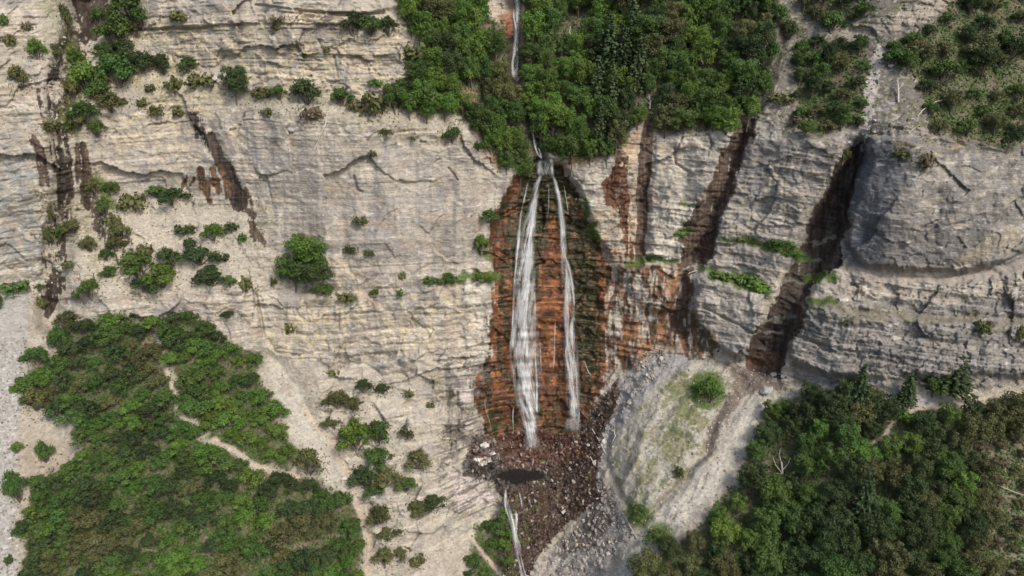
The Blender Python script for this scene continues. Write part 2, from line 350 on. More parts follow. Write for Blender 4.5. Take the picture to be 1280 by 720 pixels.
# bedding tints, joints, streaks
tint = 1 + 0.075 * np.clip(bed_tint, -2, 2) * cliff + 0.10 * n2 + 0.09 * n3
COL *= np.clip(tint, .6, 1.35)[..., None]
mix(COL * 0.62, cliff * sm(0.22, 0.6, nv) * 0.5)
mix(C3(.30,.30,.29), cliff * 0.45 * sm(0.35, 0.6, fbm(X / 2.0, Y / 2.0, Z / 6, 3, 77)))
mix(C3(.62,.58,.52), cliff * 0.5 * sm(0.42, 0.62, fbm(X / 2.6, Y / 2.6, Z / 1.2, 3, 78)))
# soft ground ---------------------------------------------------
SAND, GRAV, SOIL, TANG = C3(.35,.31,.25), C3(.33,.315,.29), C3(.115,.095,.065), C3(.21,.195,.105)
lowm = poly(LOW, 8, WS)
mix(SAND, 0.85 * lowm * (1 - 0.7 * poly([(540,440),(640,440),(640,680),(540,680)], 10)))
mix(C3(.44,.41,.35), 0.7 * poly([(330,440),(350,440),(400,520),(440,600),(455,660),(480,730),(440,800),(440,640),(370,560),(345,500)], 6, WS))
slab = poly([(400,430),(540,440),(580,520),(620,610),(620,650),(520,700),(470,720),(440,600),(400,520)], 10, WS)
mix(BEIGE, 0.6 * slab); mix(PALE, slab * 0.6 * sm(0, .4, nh)); mix(GREY, slab * .65 * sm(.05, .4, fbm(X / 5, Y / 5, Z / 2, 4, 711)))
mix(C3(.25,.215,.17), lowm * (1 - slab) * .5 * sm(.1, .4, fbm(X / 4, Y / 4, Z / 4, 4, 712))); mix(C3(.47,.43,.36), lowm * .4 * sm(.15, .4, fbm(X / 3, Y / 3, Z / 3, 3, 713)))
mix(GRAV, 0.95 * poly([(-300,365),(38,368),(32,450),(15,600),(25,800),(-300,800)], 5, WS))
mix(C3(.52,.51,.50), 0.6 * sm(.35, .5, n3 + .3 * n2) * poly([(-300,440),(38,440),(15,600),(25,800),(-300,800)], 5, WS))
mix(C3(.33,.27,.21), 0.7 * poly([(30,540),(100,555),(70,610),(45,660),(25,600)], 8, WS))
mix(C3(.42,.375,.30), 0.85 * poly(P_BEN, 10, WD))
mix(C3(.36,.335,.28), 0.9 * mound); mix(C3(.24,.225,.195), mound * .5 * sm(.0, .4, .6 * ribs + .6 * n2 + .3 * n3)); mix(C3(.45,.42,.35), mound * .5 * sm(.1, .4, fbm(dq / 12, da / 40, U * 0, 4, 86) + .4 * n3))
mix(TANG * 0.95, 0.85 * mound * sm(-0.05, 0.45, fbm(X / 5, Y / 5, Z / 5, 3, 81) + 0.55 * ell(860, 520, 38, 62) + .3 * ell(830, 580, 50, 50) + .55 * n3 - 0.3))
mix(C3(.13,.15,.055), 0.7 * mound * sm(0.25, 0.55, fbm(X / 3, Y / 3, Z / 3, 3, 82) + .35 * ell(855, 510, 30, 50) + .3 * n3))
FAN = [(985,480),(1010,498),(960,520),(930,572),(905,610),(860,655),(800,700),(790,800),(700,800),(735,720),(790,672),(850,615),(885,560),(915,510)]
fan = poly(FAN, 4, WS); mix(C3(.34,.315,.27), fan); mix(C3(.46,.43,.365), .9 * stroke([(985,492,6),(945,515,11),(915,560,11),(885,610,11),(840,650,10),(790,700,12),(760,770,14)], 5, WS)); mix(C3(.14,.115,.095), .8 * stroke([(895,525,3),(882,562,4),(858,600,3),(822,630,2)], 3, WD)); mix(C3(.30,.27,.225), fan * .6 * sm(.05, .35, n2 + .5 * n3))
mix(C3(.36,.345,.33), 0.9 * poly([(1000,478),(1120,478),(1200,500),(1120,512),(1020,500)], 5, WD))
RUB = [(780,470),(810,440),(850,440),(790,500),(765,545),(752,590),(780,640),(795,668),(740,720),(735,800),(655,800),(655,730),(690,685),(725,655),(750,620),(735,560),(745,505)]
rub = poly(RUB, 5, WS); mix(C3(.35,.32,.285), rub); mix(C3(.12,.095,.08), rub * sm(.1, .5, ell(715, 640, 50, 50, .6) + .5 * n2 - .2))
mix(C3(.14,.115,.10), rub * sm(.15, .45, fbm(X / 2.2, Y / 2.2, Z / 2.2, 3, 83)))
mix(C3(.30,.285,.275), 0.9 * poly([(780,470),(800,455),(850,442),(880,445),(820,480),(780,530),(765,560),(752,540)], 4, WS))
mix(C3(.42,.38,.34), .0 * rub)
# forest floor
fm = np.zeros_like(R)
for f in FOREST: fm = np.maximum(fm, poly(f, 6, WD))
for gap in ([(100,545),(60,560),(70,600),(100,575),(105,560)], [(1190,490),(1240,480),(1290,490),(1240,512),(1190,510)]):
    fm *= 1 - poly(gap, 5, WS)
fs = np.clip(fm, 0, 1)
mix(SOIL, fs * 0.92); mix(C3(.20,.145,.11), fs * 0.8 * sm(0.1, 0.45, n1 + .4 * n2))
mix(C3(.075,.085,.035), fs * 0.75 * sm(-0.1, 0.35, fbm(X / 4, Y / 4, Z / 4, 3, 84)))
rt = poly([(960,-200),(955,60),(935,130),(990,172),(1085,165),(1160,165),(1200,176),(1700,172),(1700,-200)], 8, WD)
mix(C3(.165,.15,.13), rt * (1 - fs)); mix(C3(.12,.115,.065), rt * 0.8 * sm(0, .4, n2 + .3 * n1))  # upper right soil, darkened so the slope's shade is in its colour
mix(C3(.36,.31,.25), 0.85 * stroke([(1030,40,6),(1090,34,10),(1140,22,12),(1175,2,12)], 4, WS))
mix(C3(.40,.37,.34), rt * 0.6 * sm(.3, .5, n3 + .5 * n1) * (1 - fs))
mix(C3(.19,.155,.12), 0.8 * poly([(1225,540),(1350,540),(1350,800),(1240,800),(1230,640)], 20, WD))
mix(C3(.44,.40,.36), .85 * sm(.35, .7, stroke([(1100,58,5),(1094,85,8),(1088,110,9),(1086,130,5),(1086,140,8),(1080,165,7),(1074,190,4)], 4, WS) + .5 * n3))
# scrubby benches
for pts, c, k in (([(100,130,16),(170,118,20),(235,100,14),(300,128,9),(400,130,18),(480,140,16),(560,155,10)], TANG, .45),
                  ([(60,-60,18),(70,60,14),(85,130,16),(90,180,16)], C3(.16,.17,.06), .5),
                  ([(60,240,20),(100,270,26),(140,330,26)], C3(.19,.18,.085), .5),
                  ([(330,260,14),(325,300,12)], TANG, .6), ([(-60,80,20),(20,100,20)], TANG, .3),
                  ([(540,80,16),(580,120,20),(560,170,14)], C3(.22,.16,.12), .5),
                  ([(1130,180,10),(1200,184,8),(1280,182,8)], C3(.24,.19,.12), .7),
                  ([(545,470,8),(565,500,9),(580,520,7)], C3(.13,.12,.06), .8), ([(555,545,6),(590,590,9)], C3(.13,.12,.07), .6)):
    mix(c, k * stroke(pts, 8, WD) * sm(-.3, .3, n2 + n3))
# fringe of reddish crumbling rock under the woods
mix(C3(.33,.20,.14), 0.6 * stroke([(595,165,8),(625,205,7)], 5, WD) + 0.6 * stroke([(715,203,6),(770,190,5),(800,165,5)], 4, WD) + .5 * stroke([(585,110,8),(600,140,8)], 6, WD))
# ---- water stains -------------------------------------------------
DW, DW2, OR, RUST, OLV = C3(.055,.042,.034), C3(.085,.06,.045), C3(.30,.125,.05), C3(.12,.05,.03), C3(.045,.040,.018)
def ragged(m, thr=0.5, k=0.6, e=0.10):
    f = m + k * (0.7 * nv + 0.55 * n2 + 0.55 * n3 + 0.7 * nvf)
    return sm(thr - e, thr + e, f) * sm(0.0, 0.08, m)
def stain(m, c=DW2, wet=.35, **kw):
    r = ragged(m, **kw); mix(c * 1.0, r, wet); mix(c * 0.6, r * sm(0, .4, nv), wet); mix(c * 1.9, r * .6 * sm(.05, .4, nvf + .4 * n3), wet)
stain(poly([(95,-200),(138,-200),(140,20),(120,50),(100,45),(88,0)], 8, WD), DW, thr=.55, k=.6)
stain(0.7 * stroke([(95,50,12),(84,80,16),(72,115,20),(82,150,16)], 10, WD), DW, thr=.58, k=1.1)
mix(C3(.12,.13,.045), .8 * sm(.5, .8, stroke([(84,20,8),(88,60,10),(100,110,14),(92,150,14),(64,158,10)], 8, WD) + .6 * n3 + .3 * n2 - .1))
for q_ in ([(37,170,1),(49,192,4),(53,230,3.5)], [(44,172,3),(56,195,4),(60,230,3)], [(62,178,1),(68,208,1.5)], [(66,176,.8),(72,200,1)]): stain(stroke(q_, 2, WS), DW2, k=.8)
for q_ in ([(72,158,3),(77,200,4.5),(78,240,6),(74,268,2)], [(80,165,3),(86,205,4),(88,245,4),(82,262,2)]): stain(stroke(q_, 3, WS), DW, k=.7)
for q_ in ([(94,178,2),(96,200,4),(98,225,4)], [(103,180,4),(108,215,7),(106,250,6),(110,262,2)], [(110,220,3),(114,250,6),(120,280,5),(126,298,1)]): stain(stroke(q_, 3, WS), DW2, k=.8)
stain(0.75 * stroke([(80,265,14),(70,300,14),(66,325,10)], 8, WD), DW, thr=.6, k=1.0)
stain(0.7 * stroke([(120,262,9),(140,290,12),(158,312,12),(170,335,8)], 8, WD), DW, thr=.62, k=1.0)
stain(stroke([(66,335,3),(70,352,12),(66,372,11),(60,392,4)], 5, WD), DW, k=.7)
stain(.8 * stroke([(243,148,4),(250,165,8),(262,175,9)], 4, WD), DW, thr=.55, k=1.0); stain(stroke([(262,170,7),(275,200,9),(288,225,10),(300,254,10)], 3, WS), DW, k=.45)
for q_ in ([(226,238,1.5),(234,224,3)], [(240,232,2.5),(243,224,2.5)], [(249,214,6),(253,228,6),(260,240,4),(264,252,3)], [(266,212,5),(268,228,5),(274,240,3)], [(276,208,4),(282,228,4),(284,245,4)]): stain(stroke(q_, 2, WS), C3(.10,.06,.035), k=.7)
stain(stroke([(310,245,5),(325,300,6)], 4, WD), DW2, thr=.6)
stain(poly([(925,150),(948,150),(950,170),(925,210),(903,270),(885,335),(850,338),(845,300),(862,270),(885,225),(905,185)], 5, WD), DW2, k=.6)
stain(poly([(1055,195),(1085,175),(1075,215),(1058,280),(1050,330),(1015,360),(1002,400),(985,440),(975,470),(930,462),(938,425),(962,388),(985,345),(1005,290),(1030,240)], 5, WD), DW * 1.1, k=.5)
stain(stroke([(815,140,6),(810,170,8),(803,230,8),(802,290,7),(800,335,7)], 2, WS), DW2 * 1.15, k=.3)
stain(poly([(772,195),(784,193),(785,258),(757,256),(752,228),(764,216)], 3, WS), C3(.11,.055,.033), k=.8); stain(stroke([(778,258,6),(784,292,5),(787,332,6)], 3, WS), C3(.11,.055,.033), k=.8); mix(C3(.30,.16,.09), .5 * poly([(722,285),(800,280),(803,335),(740,335)], 5, WS) * sm(0, .4, nv + n2))
stain(poly([(840,335),(868,340),(862,400),(880,425),(900,448),(860,450),(850,420),(840,400)], 5, WD), DW2)
low_s = poly([(755,338),(850,332),(862,380),(905,440),(880,450),(820,430),(800,458),(765,465),(740,400),(745,350)], 6, WS)
mix(C3(.12,.07,.045), low_s * sm(-.22, .06, nv + .5 * n2 + .3 * nvf), .5)
mix(C3(.34,.17,.08), low_s * .7 * sm(.15, .4, fbm(X / 3, Y / 3, Z / 9, 3, 91) + .3 * ell(775, 430, 45, 40)), .4)
mix(C3(.44,.39,.34), low_s * .85 * sm(.18, .34, fbm(X / 1.8, Y / 2, Z / 7, 3, 92)))
mix(C3(.05,.05,.025), low_s * .8 * sm(.2, .5, fbm(X / 2, Y / 2, Z / 3, 2, 93) + .5 * ell(880, 400, 25, 45) - .1))
# red-orange mineral skin round the falls
ORZ = poly([(642,222),(662,204),(702,206),(722,236),(736,280),(752,312),(764,345),(755,380),(758,430),(760,462),(748,500),(722,548),(672,562),(612,548),(590,500),(597,465),(614,440),(612,400),(616,345),(608,300),(624,255)], 9, WS)
orr = sm(.35, .62, ORZ + .45 * (nvf * .6 + nv * .6 + n3 * .5 + nh * .5)) * sm(0, .1, ORZ)
mix(C3(.095,.045,.022), orr, .7); mix(RUST * .8, orr * sm(-.2, .3, n2 + .4 * n1), .7)
f1 = fbm(X / 3.2, Y / 3, Z / 3.4, 3, 94) + .35 * nh
mix(C3(.17,.065,.03), orr * sm(0, .4, f1 + .2 * nv), .7)
mix(OR, orr * .8 * sm(.2, .6, f1 + .25 * fbm(X / .8, Y, Z / 3, 2, 95) + .3 * ell(688, 400, 16, 60) + .25 * ell(615, 430, 14, 110) + .15 * ell(750, 380, 22, 90)), .8)
mix(OLV * .85, orr * sm(-.2, .2, .9 * nv + .55 * n2 + .8 * stroke([(668,215,14),(664,280,20),(655,360,14)], 8) + .75 * stroke([(690,215,14),(720,290,18),(732,350,16),(730,440,8)], 10) - .55 * ell(690,400,20,110) - .1), .9)
mix(C3(.05,.062,.02), orr * .5 * sm(.25, .5, fbm(X / 2, Y / 2, Z / 1.2, 3, 96) + .4 * stroke([(600,532,4),(655,534,4)], 4)), .8)
mix(C3(.30,.15,.10), orr * .6 * sm(.35, .55, fbm(X / 1.5, Y / 1.5, Z / .8, 3, 97)), .7)
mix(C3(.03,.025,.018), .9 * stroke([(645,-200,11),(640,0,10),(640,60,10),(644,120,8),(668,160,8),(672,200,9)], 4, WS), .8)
mix(C3(.45,.38,.30), .9 * poly([(608,3),(632,3),(640,20),(628,36),(615,25)], 3, WS)); mix(C3(.28,.12,.07), .8 * poly([(622,20),(641,12),(640,45),(632,48)], 3, WS))
# wet rubble below
W1 = poly([(592,545),(620,545),(660,540),(720,541),(748,503),(775,470),(772,500),(752,545),(746,595),(750,625),(715,650),(690,672),(662,720),(655,800),(628,800),(628,690),(630,640),(622,605),(600,600),(580,580)], 6, WS)
w1 = sm(.35, .6, W1 + .5 * (n2 + n3)) * sm(0, .1, W1)
mix(C3(.065,.043,.032), w1, .7); mix(C3(.13,.06,.035), w1 * .8 * sm(0, .4, n3) * ell(665, 555, 90, 22, .5)); mix(C3(.10,.045,.033), w1 * .6 * sm(.0, .4, n2 + ell(660, 560, 70, 22) - .3), .7)
mix(C3(.07,.075,.02), w1 * .7 * sm(.1, .4, n2 + .6 * ell(650, 650, 30, 30) - .3), .6)
mix(C3(.30,.25,.215), w1 * .7 * sm(.5, .62, n3 + .35 * n2), .3)
mix(C3(.12,.09,.07), .85 * sm(.4, .9, poly([(905,455),(960,462),(990,478),(930,500),(905,535),(885,570),(878,560),(895,520),(910,490)], 8, WD) + .4 * n3), .4)
mix(C3(.30,.13,.06), .22 * ell(955, 452, 22, 12), .5)
mix(C3(.05,.043,.037), .85 * sm(.5, .75, poly([(575,577),(620,568),(640,585),(690,590),(690,604),(650,610),(600,600),(575,600)], 5, WD) + .45 * nh + .2 * n3 - .1), .7)
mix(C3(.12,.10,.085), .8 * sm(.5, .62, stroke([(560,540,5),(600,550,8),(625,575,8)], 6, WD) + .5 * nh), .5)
for q_ in ([(572,488),(594,486),(592,503),(574,506)], [(573,524),(593,520),(592,536),(576,540)], [(585,574),(612,570),(616,576),(600,582)], [(560,590),(600,600),(622,622),(575,640)]):
    mix(C3(.50,.44,.40), .9 * sm(.45, .55, poly(q_, 2.5, WS) + .1 * n3))
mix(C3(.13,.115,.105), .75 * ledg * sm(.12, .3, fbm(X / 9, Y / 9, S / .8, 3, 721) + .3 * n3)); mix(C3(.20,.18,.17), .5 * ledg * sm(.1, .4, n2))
# paths
for yy, uu in ((300, 1025), (322, 1012), (352, 1000), (396, 975), (418, 960)): mix(C3(.22,.20,.17), .8 * sm(.45, .7, stroke([(uu - 22, yy + 2, 2), (uu, yy, 2.4), (uu + 16, yy - 3, 2)], 2, WD) + .4 * n3))
PATHS = [[(200,440,2.5),(214,485,3),(224,510,3.2),(240,530,2.6)], [(266,545,2.2),(282,555,3.5),(305,570,2.8),(322,582,3.5),(345,590,3),(375,597,3)],
         [(1120,520,3),(1150,508,3.5),(1190,506,4),(1240,500,5),(1290,490,5)], [(1085,560,2),(1110,540,2.4),(1122,520,2.4)],
         [(380,510,4),(410,545,5),(432,585,5.5),(445,620,6),(458,660,6),(462,700,6),(455,760,6)], [(588,668,2),(600,690,3),(622,710,3),(640,740,3)]]
pathm = np.zeros_like(R)
for p_ in PATHS: pathm = np.maximum(pathm, stroke(p_, 1.6, WS))
mix(C3(.44,.37,.29), .9 * pathm)
for p_ in PATHS: D -= .15 * stroke(p_, 3, WS)
# green ledges
GREEN = [stroke([(530,351,3),(560,347,6),(590,350,5),(618,345,7)], 2, WD), stroke([(780,331,3),(820,329,5),(845,331,4)], 2, WD),
         stroke([(880,340,4),(915,348,8),(935,355,11),(960,365,6)], 3, WD), stroke([(905,300,3),(950,303,6),(985,312,9),(1008,320,6)], 3, WD),
         ell(885, 487, 22, 24, .15, WS), stroke([(1010,345,4),(1040,348,8)], 3, WD), stroke([(1015,375,5),(1045,380,5)], 3, WD),
         stroke([(728,250,3),(733,275,3)], 2, WD), stroke([(742,290,7),(752,300,5)], 3, WD), stroke([(845,292,4),(858,290,4)], 2, WD), stroke([(855,255,3),(864,258,3)], 2, WD),
         stroke([(600,300,7),(607,315,7)], 3, WD) * .9, ell(980, 512, 20, 14, .3, WS), ell(800, 640, 16, 16, .4, WD), ell(825, 665, 18, 12, .3, WS),
         stroke([(122,225,5),(132,245,7),(140,262,4)], 4, WD), ell(985, 512, 18, 12, .3, WS)]
greenm = np.zeros_like(R)
for g_ in GREEN: greenm = np.maximum(greenm, g_)
mix(C3(.075,.12,.025), greenm * .9)
COL = np.clip(COL, 0.01, .8)

# ------------------------------------------------------------------ final positions and the terrain meshes
D = np.clip(D, -14, 16)
sx_, sy_, sz_ = pos(R - D)
# keep the pool level
pm = poly(POOL, 1.5) > .5
zp = float(np.median(sz_[pm]))
kk = (zp - CAM[2]) / DZ[pm]
sx_[pm], sy_[pm], sz_[pm] = CAM[0] + DX[pm] * kk, CAM[1] + DY[pm] * kk, zp
PX, PY, PZ = sx_, sy_, sz_
def surf(u, v, lift=0.0):
    """a point on the modelled ground for a traced outline point; lift = metres off it"""
    i = np.clip(np.interp(u, UA, np.arange(NU)), 0, NU - 1.001); j = np.clip(np.interp(v, VA, np.arange(NV)), 0, NV - 1.001)
    i0, j0 = int(i), int(j); fi, fj = i - i0, j - j0
    g = lambda a: (a[j0, i0] * (1 - fi) + a[j0, i0 + 1] * fi) * (1 - fj) + (a[j0 + 1, i0] * (1 - fi) + a[j0 + 1, i0 + 1] * fi) * fj
    p = Vector((g(PX), g(PY), g(PZ)))
    if lift:
        d = Vector(CAM) - p; p = p + d.normalized() * lift
    return p
def mpp(p):      # metres per photo pixel at a point
    f = Vector((0, cth, -sth)); return (Vector(p) - Vector(CAM)).dot(f) / HF
def wet_at(u, v): return WET[int(np.argmin(np.abs(VA - v))), int(np.argmin(np.abs(UA - u)))]

def new_mat(name):
    m = bpy.data.materials.new(name); m.use_nodes = True
    return m, m.node_tree.nodes, m.node_tree.links, m.node_tree.nodes['Principled BSDF']
def ground_mat():
    m, N, L, b = new_mat('weathered_ground')
    c = N.new('ShaderNodeVertexColor'); c.layer_name = 'Col'
    wa = N.new('ShaderNodeAttribute'); wa.attribute_name = 'wet'
    tc = N.new('ShaderNodeTexCoord')
    mp = N.new('ShaderNodeMapping'); mp.inputs['Scale'].default_value = (1, 1, 1.8); L.new(tc.outputs['Object'], mp.inputs[0])
    a = N.new('ShaderNodeTexNoise'); a.inputs['Scale'].default_value = 1.6; a.inputs['Detail'].default_value = 6; a.inputs['Roughness'].default_value = .7
    L.new(mp.outputs[0], a.inputs['Vector'])
    r = N.new('ShaderNodeMapRange'); r.inputs[1].default_value = .3; r.inputs[2].default_value = .7; r.inputs[3].default_value = .74; r.inputs[4].default_value = 1.22
    L.new(a.outputs[0], r.inputs[0])
    v = N.new('ShaderNodeTexVoronoi'); v.inputs['Scale'].default_value = 1.3; L.new(mp.outputs[0], v.inputs['Vector'])
    r2 = N.new('ShaderNodeMapRange'); r2.inputs[1].default_value = 0; r2.inputs[2].default_value = 1; r2.inputs[3].default_value = .86; r2.inputs[4].default_value = 1.12
    sp = N.new('ShaderNodeSeparateColor'); L.new(v.outputs['Color'], sp.inputs[0]); L.new(sp.outputs[0], r2.inputs[0])
    mu = N.new('ShaderNodeMath'); mu.operation = 'MULTIPLY'; L.new(r.outputs[0], mu.inputs[0]); L.new(r2.outputs[0], mu.inputs[1])
    vm = N.new('ShaderNodeVectorMath'); vm.operation = 'SCALE'; L.new(c.outputs[0], vm.inputs[0]); L.new(mu.outputs[0], vm.inputs['Scale'])
    mp2 = N.new('ShaderNodeMapping'); mp2.inputs['Scale'].default_value = (.22, .22, 3.2); mp2.inputs['Rotation'].default_value = (0, math.radians(1.8), 0); L.new(tc.outputs['Object'], mp2.inputs[0])
    bd = N.new('ShaderNodeTexNoise'); bd.inputs['Scale'].default_value = 1.0; bd.inputs['Detail'].default_value = 5; bd.inputs['Roughness'].default_value = .65; L.new(mp2.outputs[0], bd.inputs['Vector'])
    r3 = N.new('ShaderNodeMapRange'); r3.inputs[1].default_value = .32; r3.inputs[2].default_value = .68; r3.inputs[3].default_value = .80; r3.inputs[4].default_value = 1.17; L.new(bd.outputs[0], r3.inputs[0])
    rk = N.new('ShaderNodeAttribute'); rk.attribute_name = 'rock'
    r4 = N.new('ShaderNodeMix'); r4.inputs[2].default_value = 1.0; L.new(rk.outputs['Fac'], r4.inputs[0]); L.new(r3.outputs[0], r4.inputs[3])
    vm2 = N.new('ShaderNodeVectorMath'); vm2.operation = 'SCALE'; L.new(vm.outputs[0], vm2.inputs[0]); L.new(r4.outputs[0], vm2.inputs['Scale'])
    L.new(vm2.outputs[0], b.inputs['Base Color'])
    rr = N.new('ShaderNodeMapRange'); rr.inputs[3].default_value = .92; rr.inputs[4].default_value = .30; L.new(wa.outputs['Fac'], rr.inputs[0]); L.new(rr.outputs[0], b.inputs['Roughness'])
    b.inputs['Specular IOR Level'].default_value = .25
    bp = N.new('ShaderNodeBump'); bp.inputs['Strength'].default_value = .42; bp.inputs['Distance'].default_value = .35
    ad = N.new('ShaderNodeMath'); ad.operation = 'ADD'; L.new(a.outputs[0], ad.inputs[0])
    m2 = N.new('ShaderNodeMath'); m2.operation = 'MULTIPLY'; m2.inputs[1].default_value = .5; L.new(v.outputs['Distance'], m2.inputs[0]); L.new(m2.outputs[0], ad.inputs[1])
    mb = N.new('ShaderNodeMath'); mb.operation = 'MULTIPLY'; L.new(bd.outputs[0], mb.inputs[0]); L.new(rk.outputs['Fac'], mb.inputs[1])
    ab = N.new('ShaderNodeMath'); ab.operation = 'ADD'; L.new(ad.outputs[0], ab.inputs[0]); L.new(mb.outputs[0], ab.inputs[1])
    L.new(ab.outputs[0], bp.inputs['Height']); L.new(bp.outputs[0], b.inputs['Normal'])
    return m
GM = ground_mat()

def tag(o, label=None, cat=None, group=None, kind=None):
    if label: o['label'] = label
    if cat: o['category'] = cat
    if group: o['group'] = group
    if kind: o['kind'] = kind
    return o
link = scene.collection.objects.link
def np_mesh(name, co, faces, mat, col=None, extra=None, smooth=True):
    """faces: (n, k) int array"""
    me = bpy.data.meshes.new(name); k = faces.shape[1]
    me.vertices.add(len(co)); me.vertices.foreach_set('co', co.astype(np.float32).ravel())
    me.loops.add(faces.size); me.loops.foreach_set('vertex_index', faces.astype(np.int32).ravel())
    me.polygons.add(len(faces)); me.polygons.foreach_set('loop_start', np.arange(0, faces.size, k, dtype=np.int32))
    me.polygons.foreach_set('use_smooth', np.full(len(faces), smooth))
    me.update(calc_edges=True)
    if col is not None:
        a = me.color_attributes.new('Col', 'FLOAT_COLOR', 'POINT')
        a.data.foreach_set('color', np.concatenate([col, np.ones((len(col), 1))], 1).astype(np.float32).ravel())
    for n_, arr in (extra or {}).items():
        a = me.attributes.new(n_, 'FLOAT', 'POINT'); a.data.foreach_set('value', arr.astype(np.float32).ravel())
    for mm in (mat if isinstance(mat, (list, tuple)) else [mat]): me.materials.append(mm)
    return me
ALLCO = np.stack([PX.ravel(), PY.ravel(), PZ.ravel()], 1)
idx = np.arange(NU * NV).reshape(NV, NU)
quad = np.stack([idx[1:, :-1], idx[1:, 1:], idx[:-1, 1:], idx[:-1, :-1]], -1)
fc = lambda a: 0.25 * (a[1:, :-1] + a[1:, 1:] + a[:-1, 1:] + a[:-1, :-1])
region = np.zeros((NV - 1, NU - 1), int)                     # 0 cliff
region[fc(lowm) > .5] = 2
region[fc(np.maximum(fs, greenm)) > .5] = 1
region[fc(slab) > .5] = 0
region[fc(pathm) > .5] = 3
for rid, nm in ((0, 'cliff'), (1, 'ground'), (2, 'scree_slope'), (3, 'path')):
    F = quad[region == rid].reshape(-1, 4)
    us, inv = np.unique(F, return_inverse=True)
    me = np_mesh(nm, ALLCO[us], inv.reshape(-1, 4), GM, COL.reshape(-1, 3)[us], {'wet': WET.ravel()[us], 'rock': (cliff * (1 - pathm)).ravel()[us]})
    o = bpy.data.objects.new(nm, me); link(o); tag(o, kind='structure')

# ------------------------------------------------------------------ foliage
def leaf_mat(name, c1, c2, rnd=.22):
    m, N, L, b = new_mat(name)
    oi = N.new('ShaderNodeObjectInfo'); vc = N.new('ShaderNodeVertexColor'); vc.layer_name = 'Col'
    mx = N.new('ShaderNodeMix'); mx.data_type = 'RGBA'; mx.inputs[6].default_value = (*c1, 1); mx.inputs[7].default_value = (*c2, 1)
    sp = N.new('ShaderNodeSeparateColor'); L.new(vc.outputs[0], sp.inputs[0]); L.new(sp.outputs[0], mx.inputs[0])
    hs = N.new('ShaderNodeHueSaturation'); L.new(mx.outputs[2], hs.inputs['Color'])
    r = N.new('ShaderNodeMapRange'); r.inputs[3].default_value = 1 - rnd; r.inputs[4].default_value = 1 + rnd; L.new(oi.outputs['Random'], r.inputs[0]); L.new(r.outputs[0], hs.inputs['Value'])
    w_ = N.new('ShaderNodeTexWhiteNoise'); w_.noise_dimensions = '1D'; L.new(oi.outputs['Random'], w_.inputs['W'])
    r2 = N.new('ShaderNodeMapRange'); r2.inputs[3].default_value = .482; r2.inputs[4].default_value = .515; L.new(w_.outputs[0], r2.inputs[0]); L.new(r2.outputs[0], hs.inputs['Hue'])
    L.new(hs.outputs[0], b.inputs['Base Color']); b.inputs['Roughness'].default_value = .6; b.inputs['Specular IOR Level'].default_value = .3
    tr = N.new('ShaderNodeBsdfTranslucent'); L.new(hs.outputs[0], tr.inputs[0])
    ms = N.new('ShaderNodeMixShader'); ms.inputs[0].default_value = .25
    L.new(b.outputs[0], ms.inputs[1]); L.new(tr.outputs[0], ms.inputs[2]); L.new(ms.outputs[0], N['Material Output'].inputs[0])
    return m
LM = {'bright': leaf_mat('bright_leaves', (.072,.14,.026), (.15,.24,.045)),
      'mid': leaf_mat('green_leaves', (.052,.102,.027), (.108,.175,.042)),
      'dark': leaf_mat('dark_leaves', (.036,.062,.024), (.074,.108,.036)),
      'olive': leaf_mat('olive_leaves', (.08,.09,.035), (.16,.165,.065)),
      'dry': leaf_mat('dry_twigs', (.12,.095,.06), (.19,.16,.09)),
      'fir': leaf_mat('conifer_needles', (.04,.07,.028), (.085,.125,.05))}
def simple_mat(name, c, rough=.85, var=.3, scale=3):
    m, N, L, b = new_mat(name)
    n = N.new('ShaderNodeTexNoise'); n.inputs['Scale'].default_value = scale; n.inputs['Detail'].default_value = 5
    r = N.new('ShaderNodeMapRange'); r.inputs[1].default_value = .3; r.inputs[2].default_value = .7; r.inputs[3].default_value = 1 - var; r.inputs[4].default_value = 1 + var
    tc = N.new('ShaderNodeTexCoord'); L.new(tc.outputs['Object'], n.inputs['Vector']); L.new(n.outputs[0], r.inputs[0])
    vm = N.new('ShaderNodeVectorMath'); vm.operation = 'SCALE'; vm.inputs[0].default_value = c; L.new(r.outputs[0], vm.inputs['Scale']); L.new(vm.outputs[0], b.inputs['Base Color'])
    b.inputs['Roughness'].default_value = rough
    return m
BARK = simple_mat('bark', (.12,.10,.08)); DEAD = simple_mat('bleached_wood', (.50,.46,.40)); DEADD = simple_mat('weathered_wood', (.36,.32,.27))

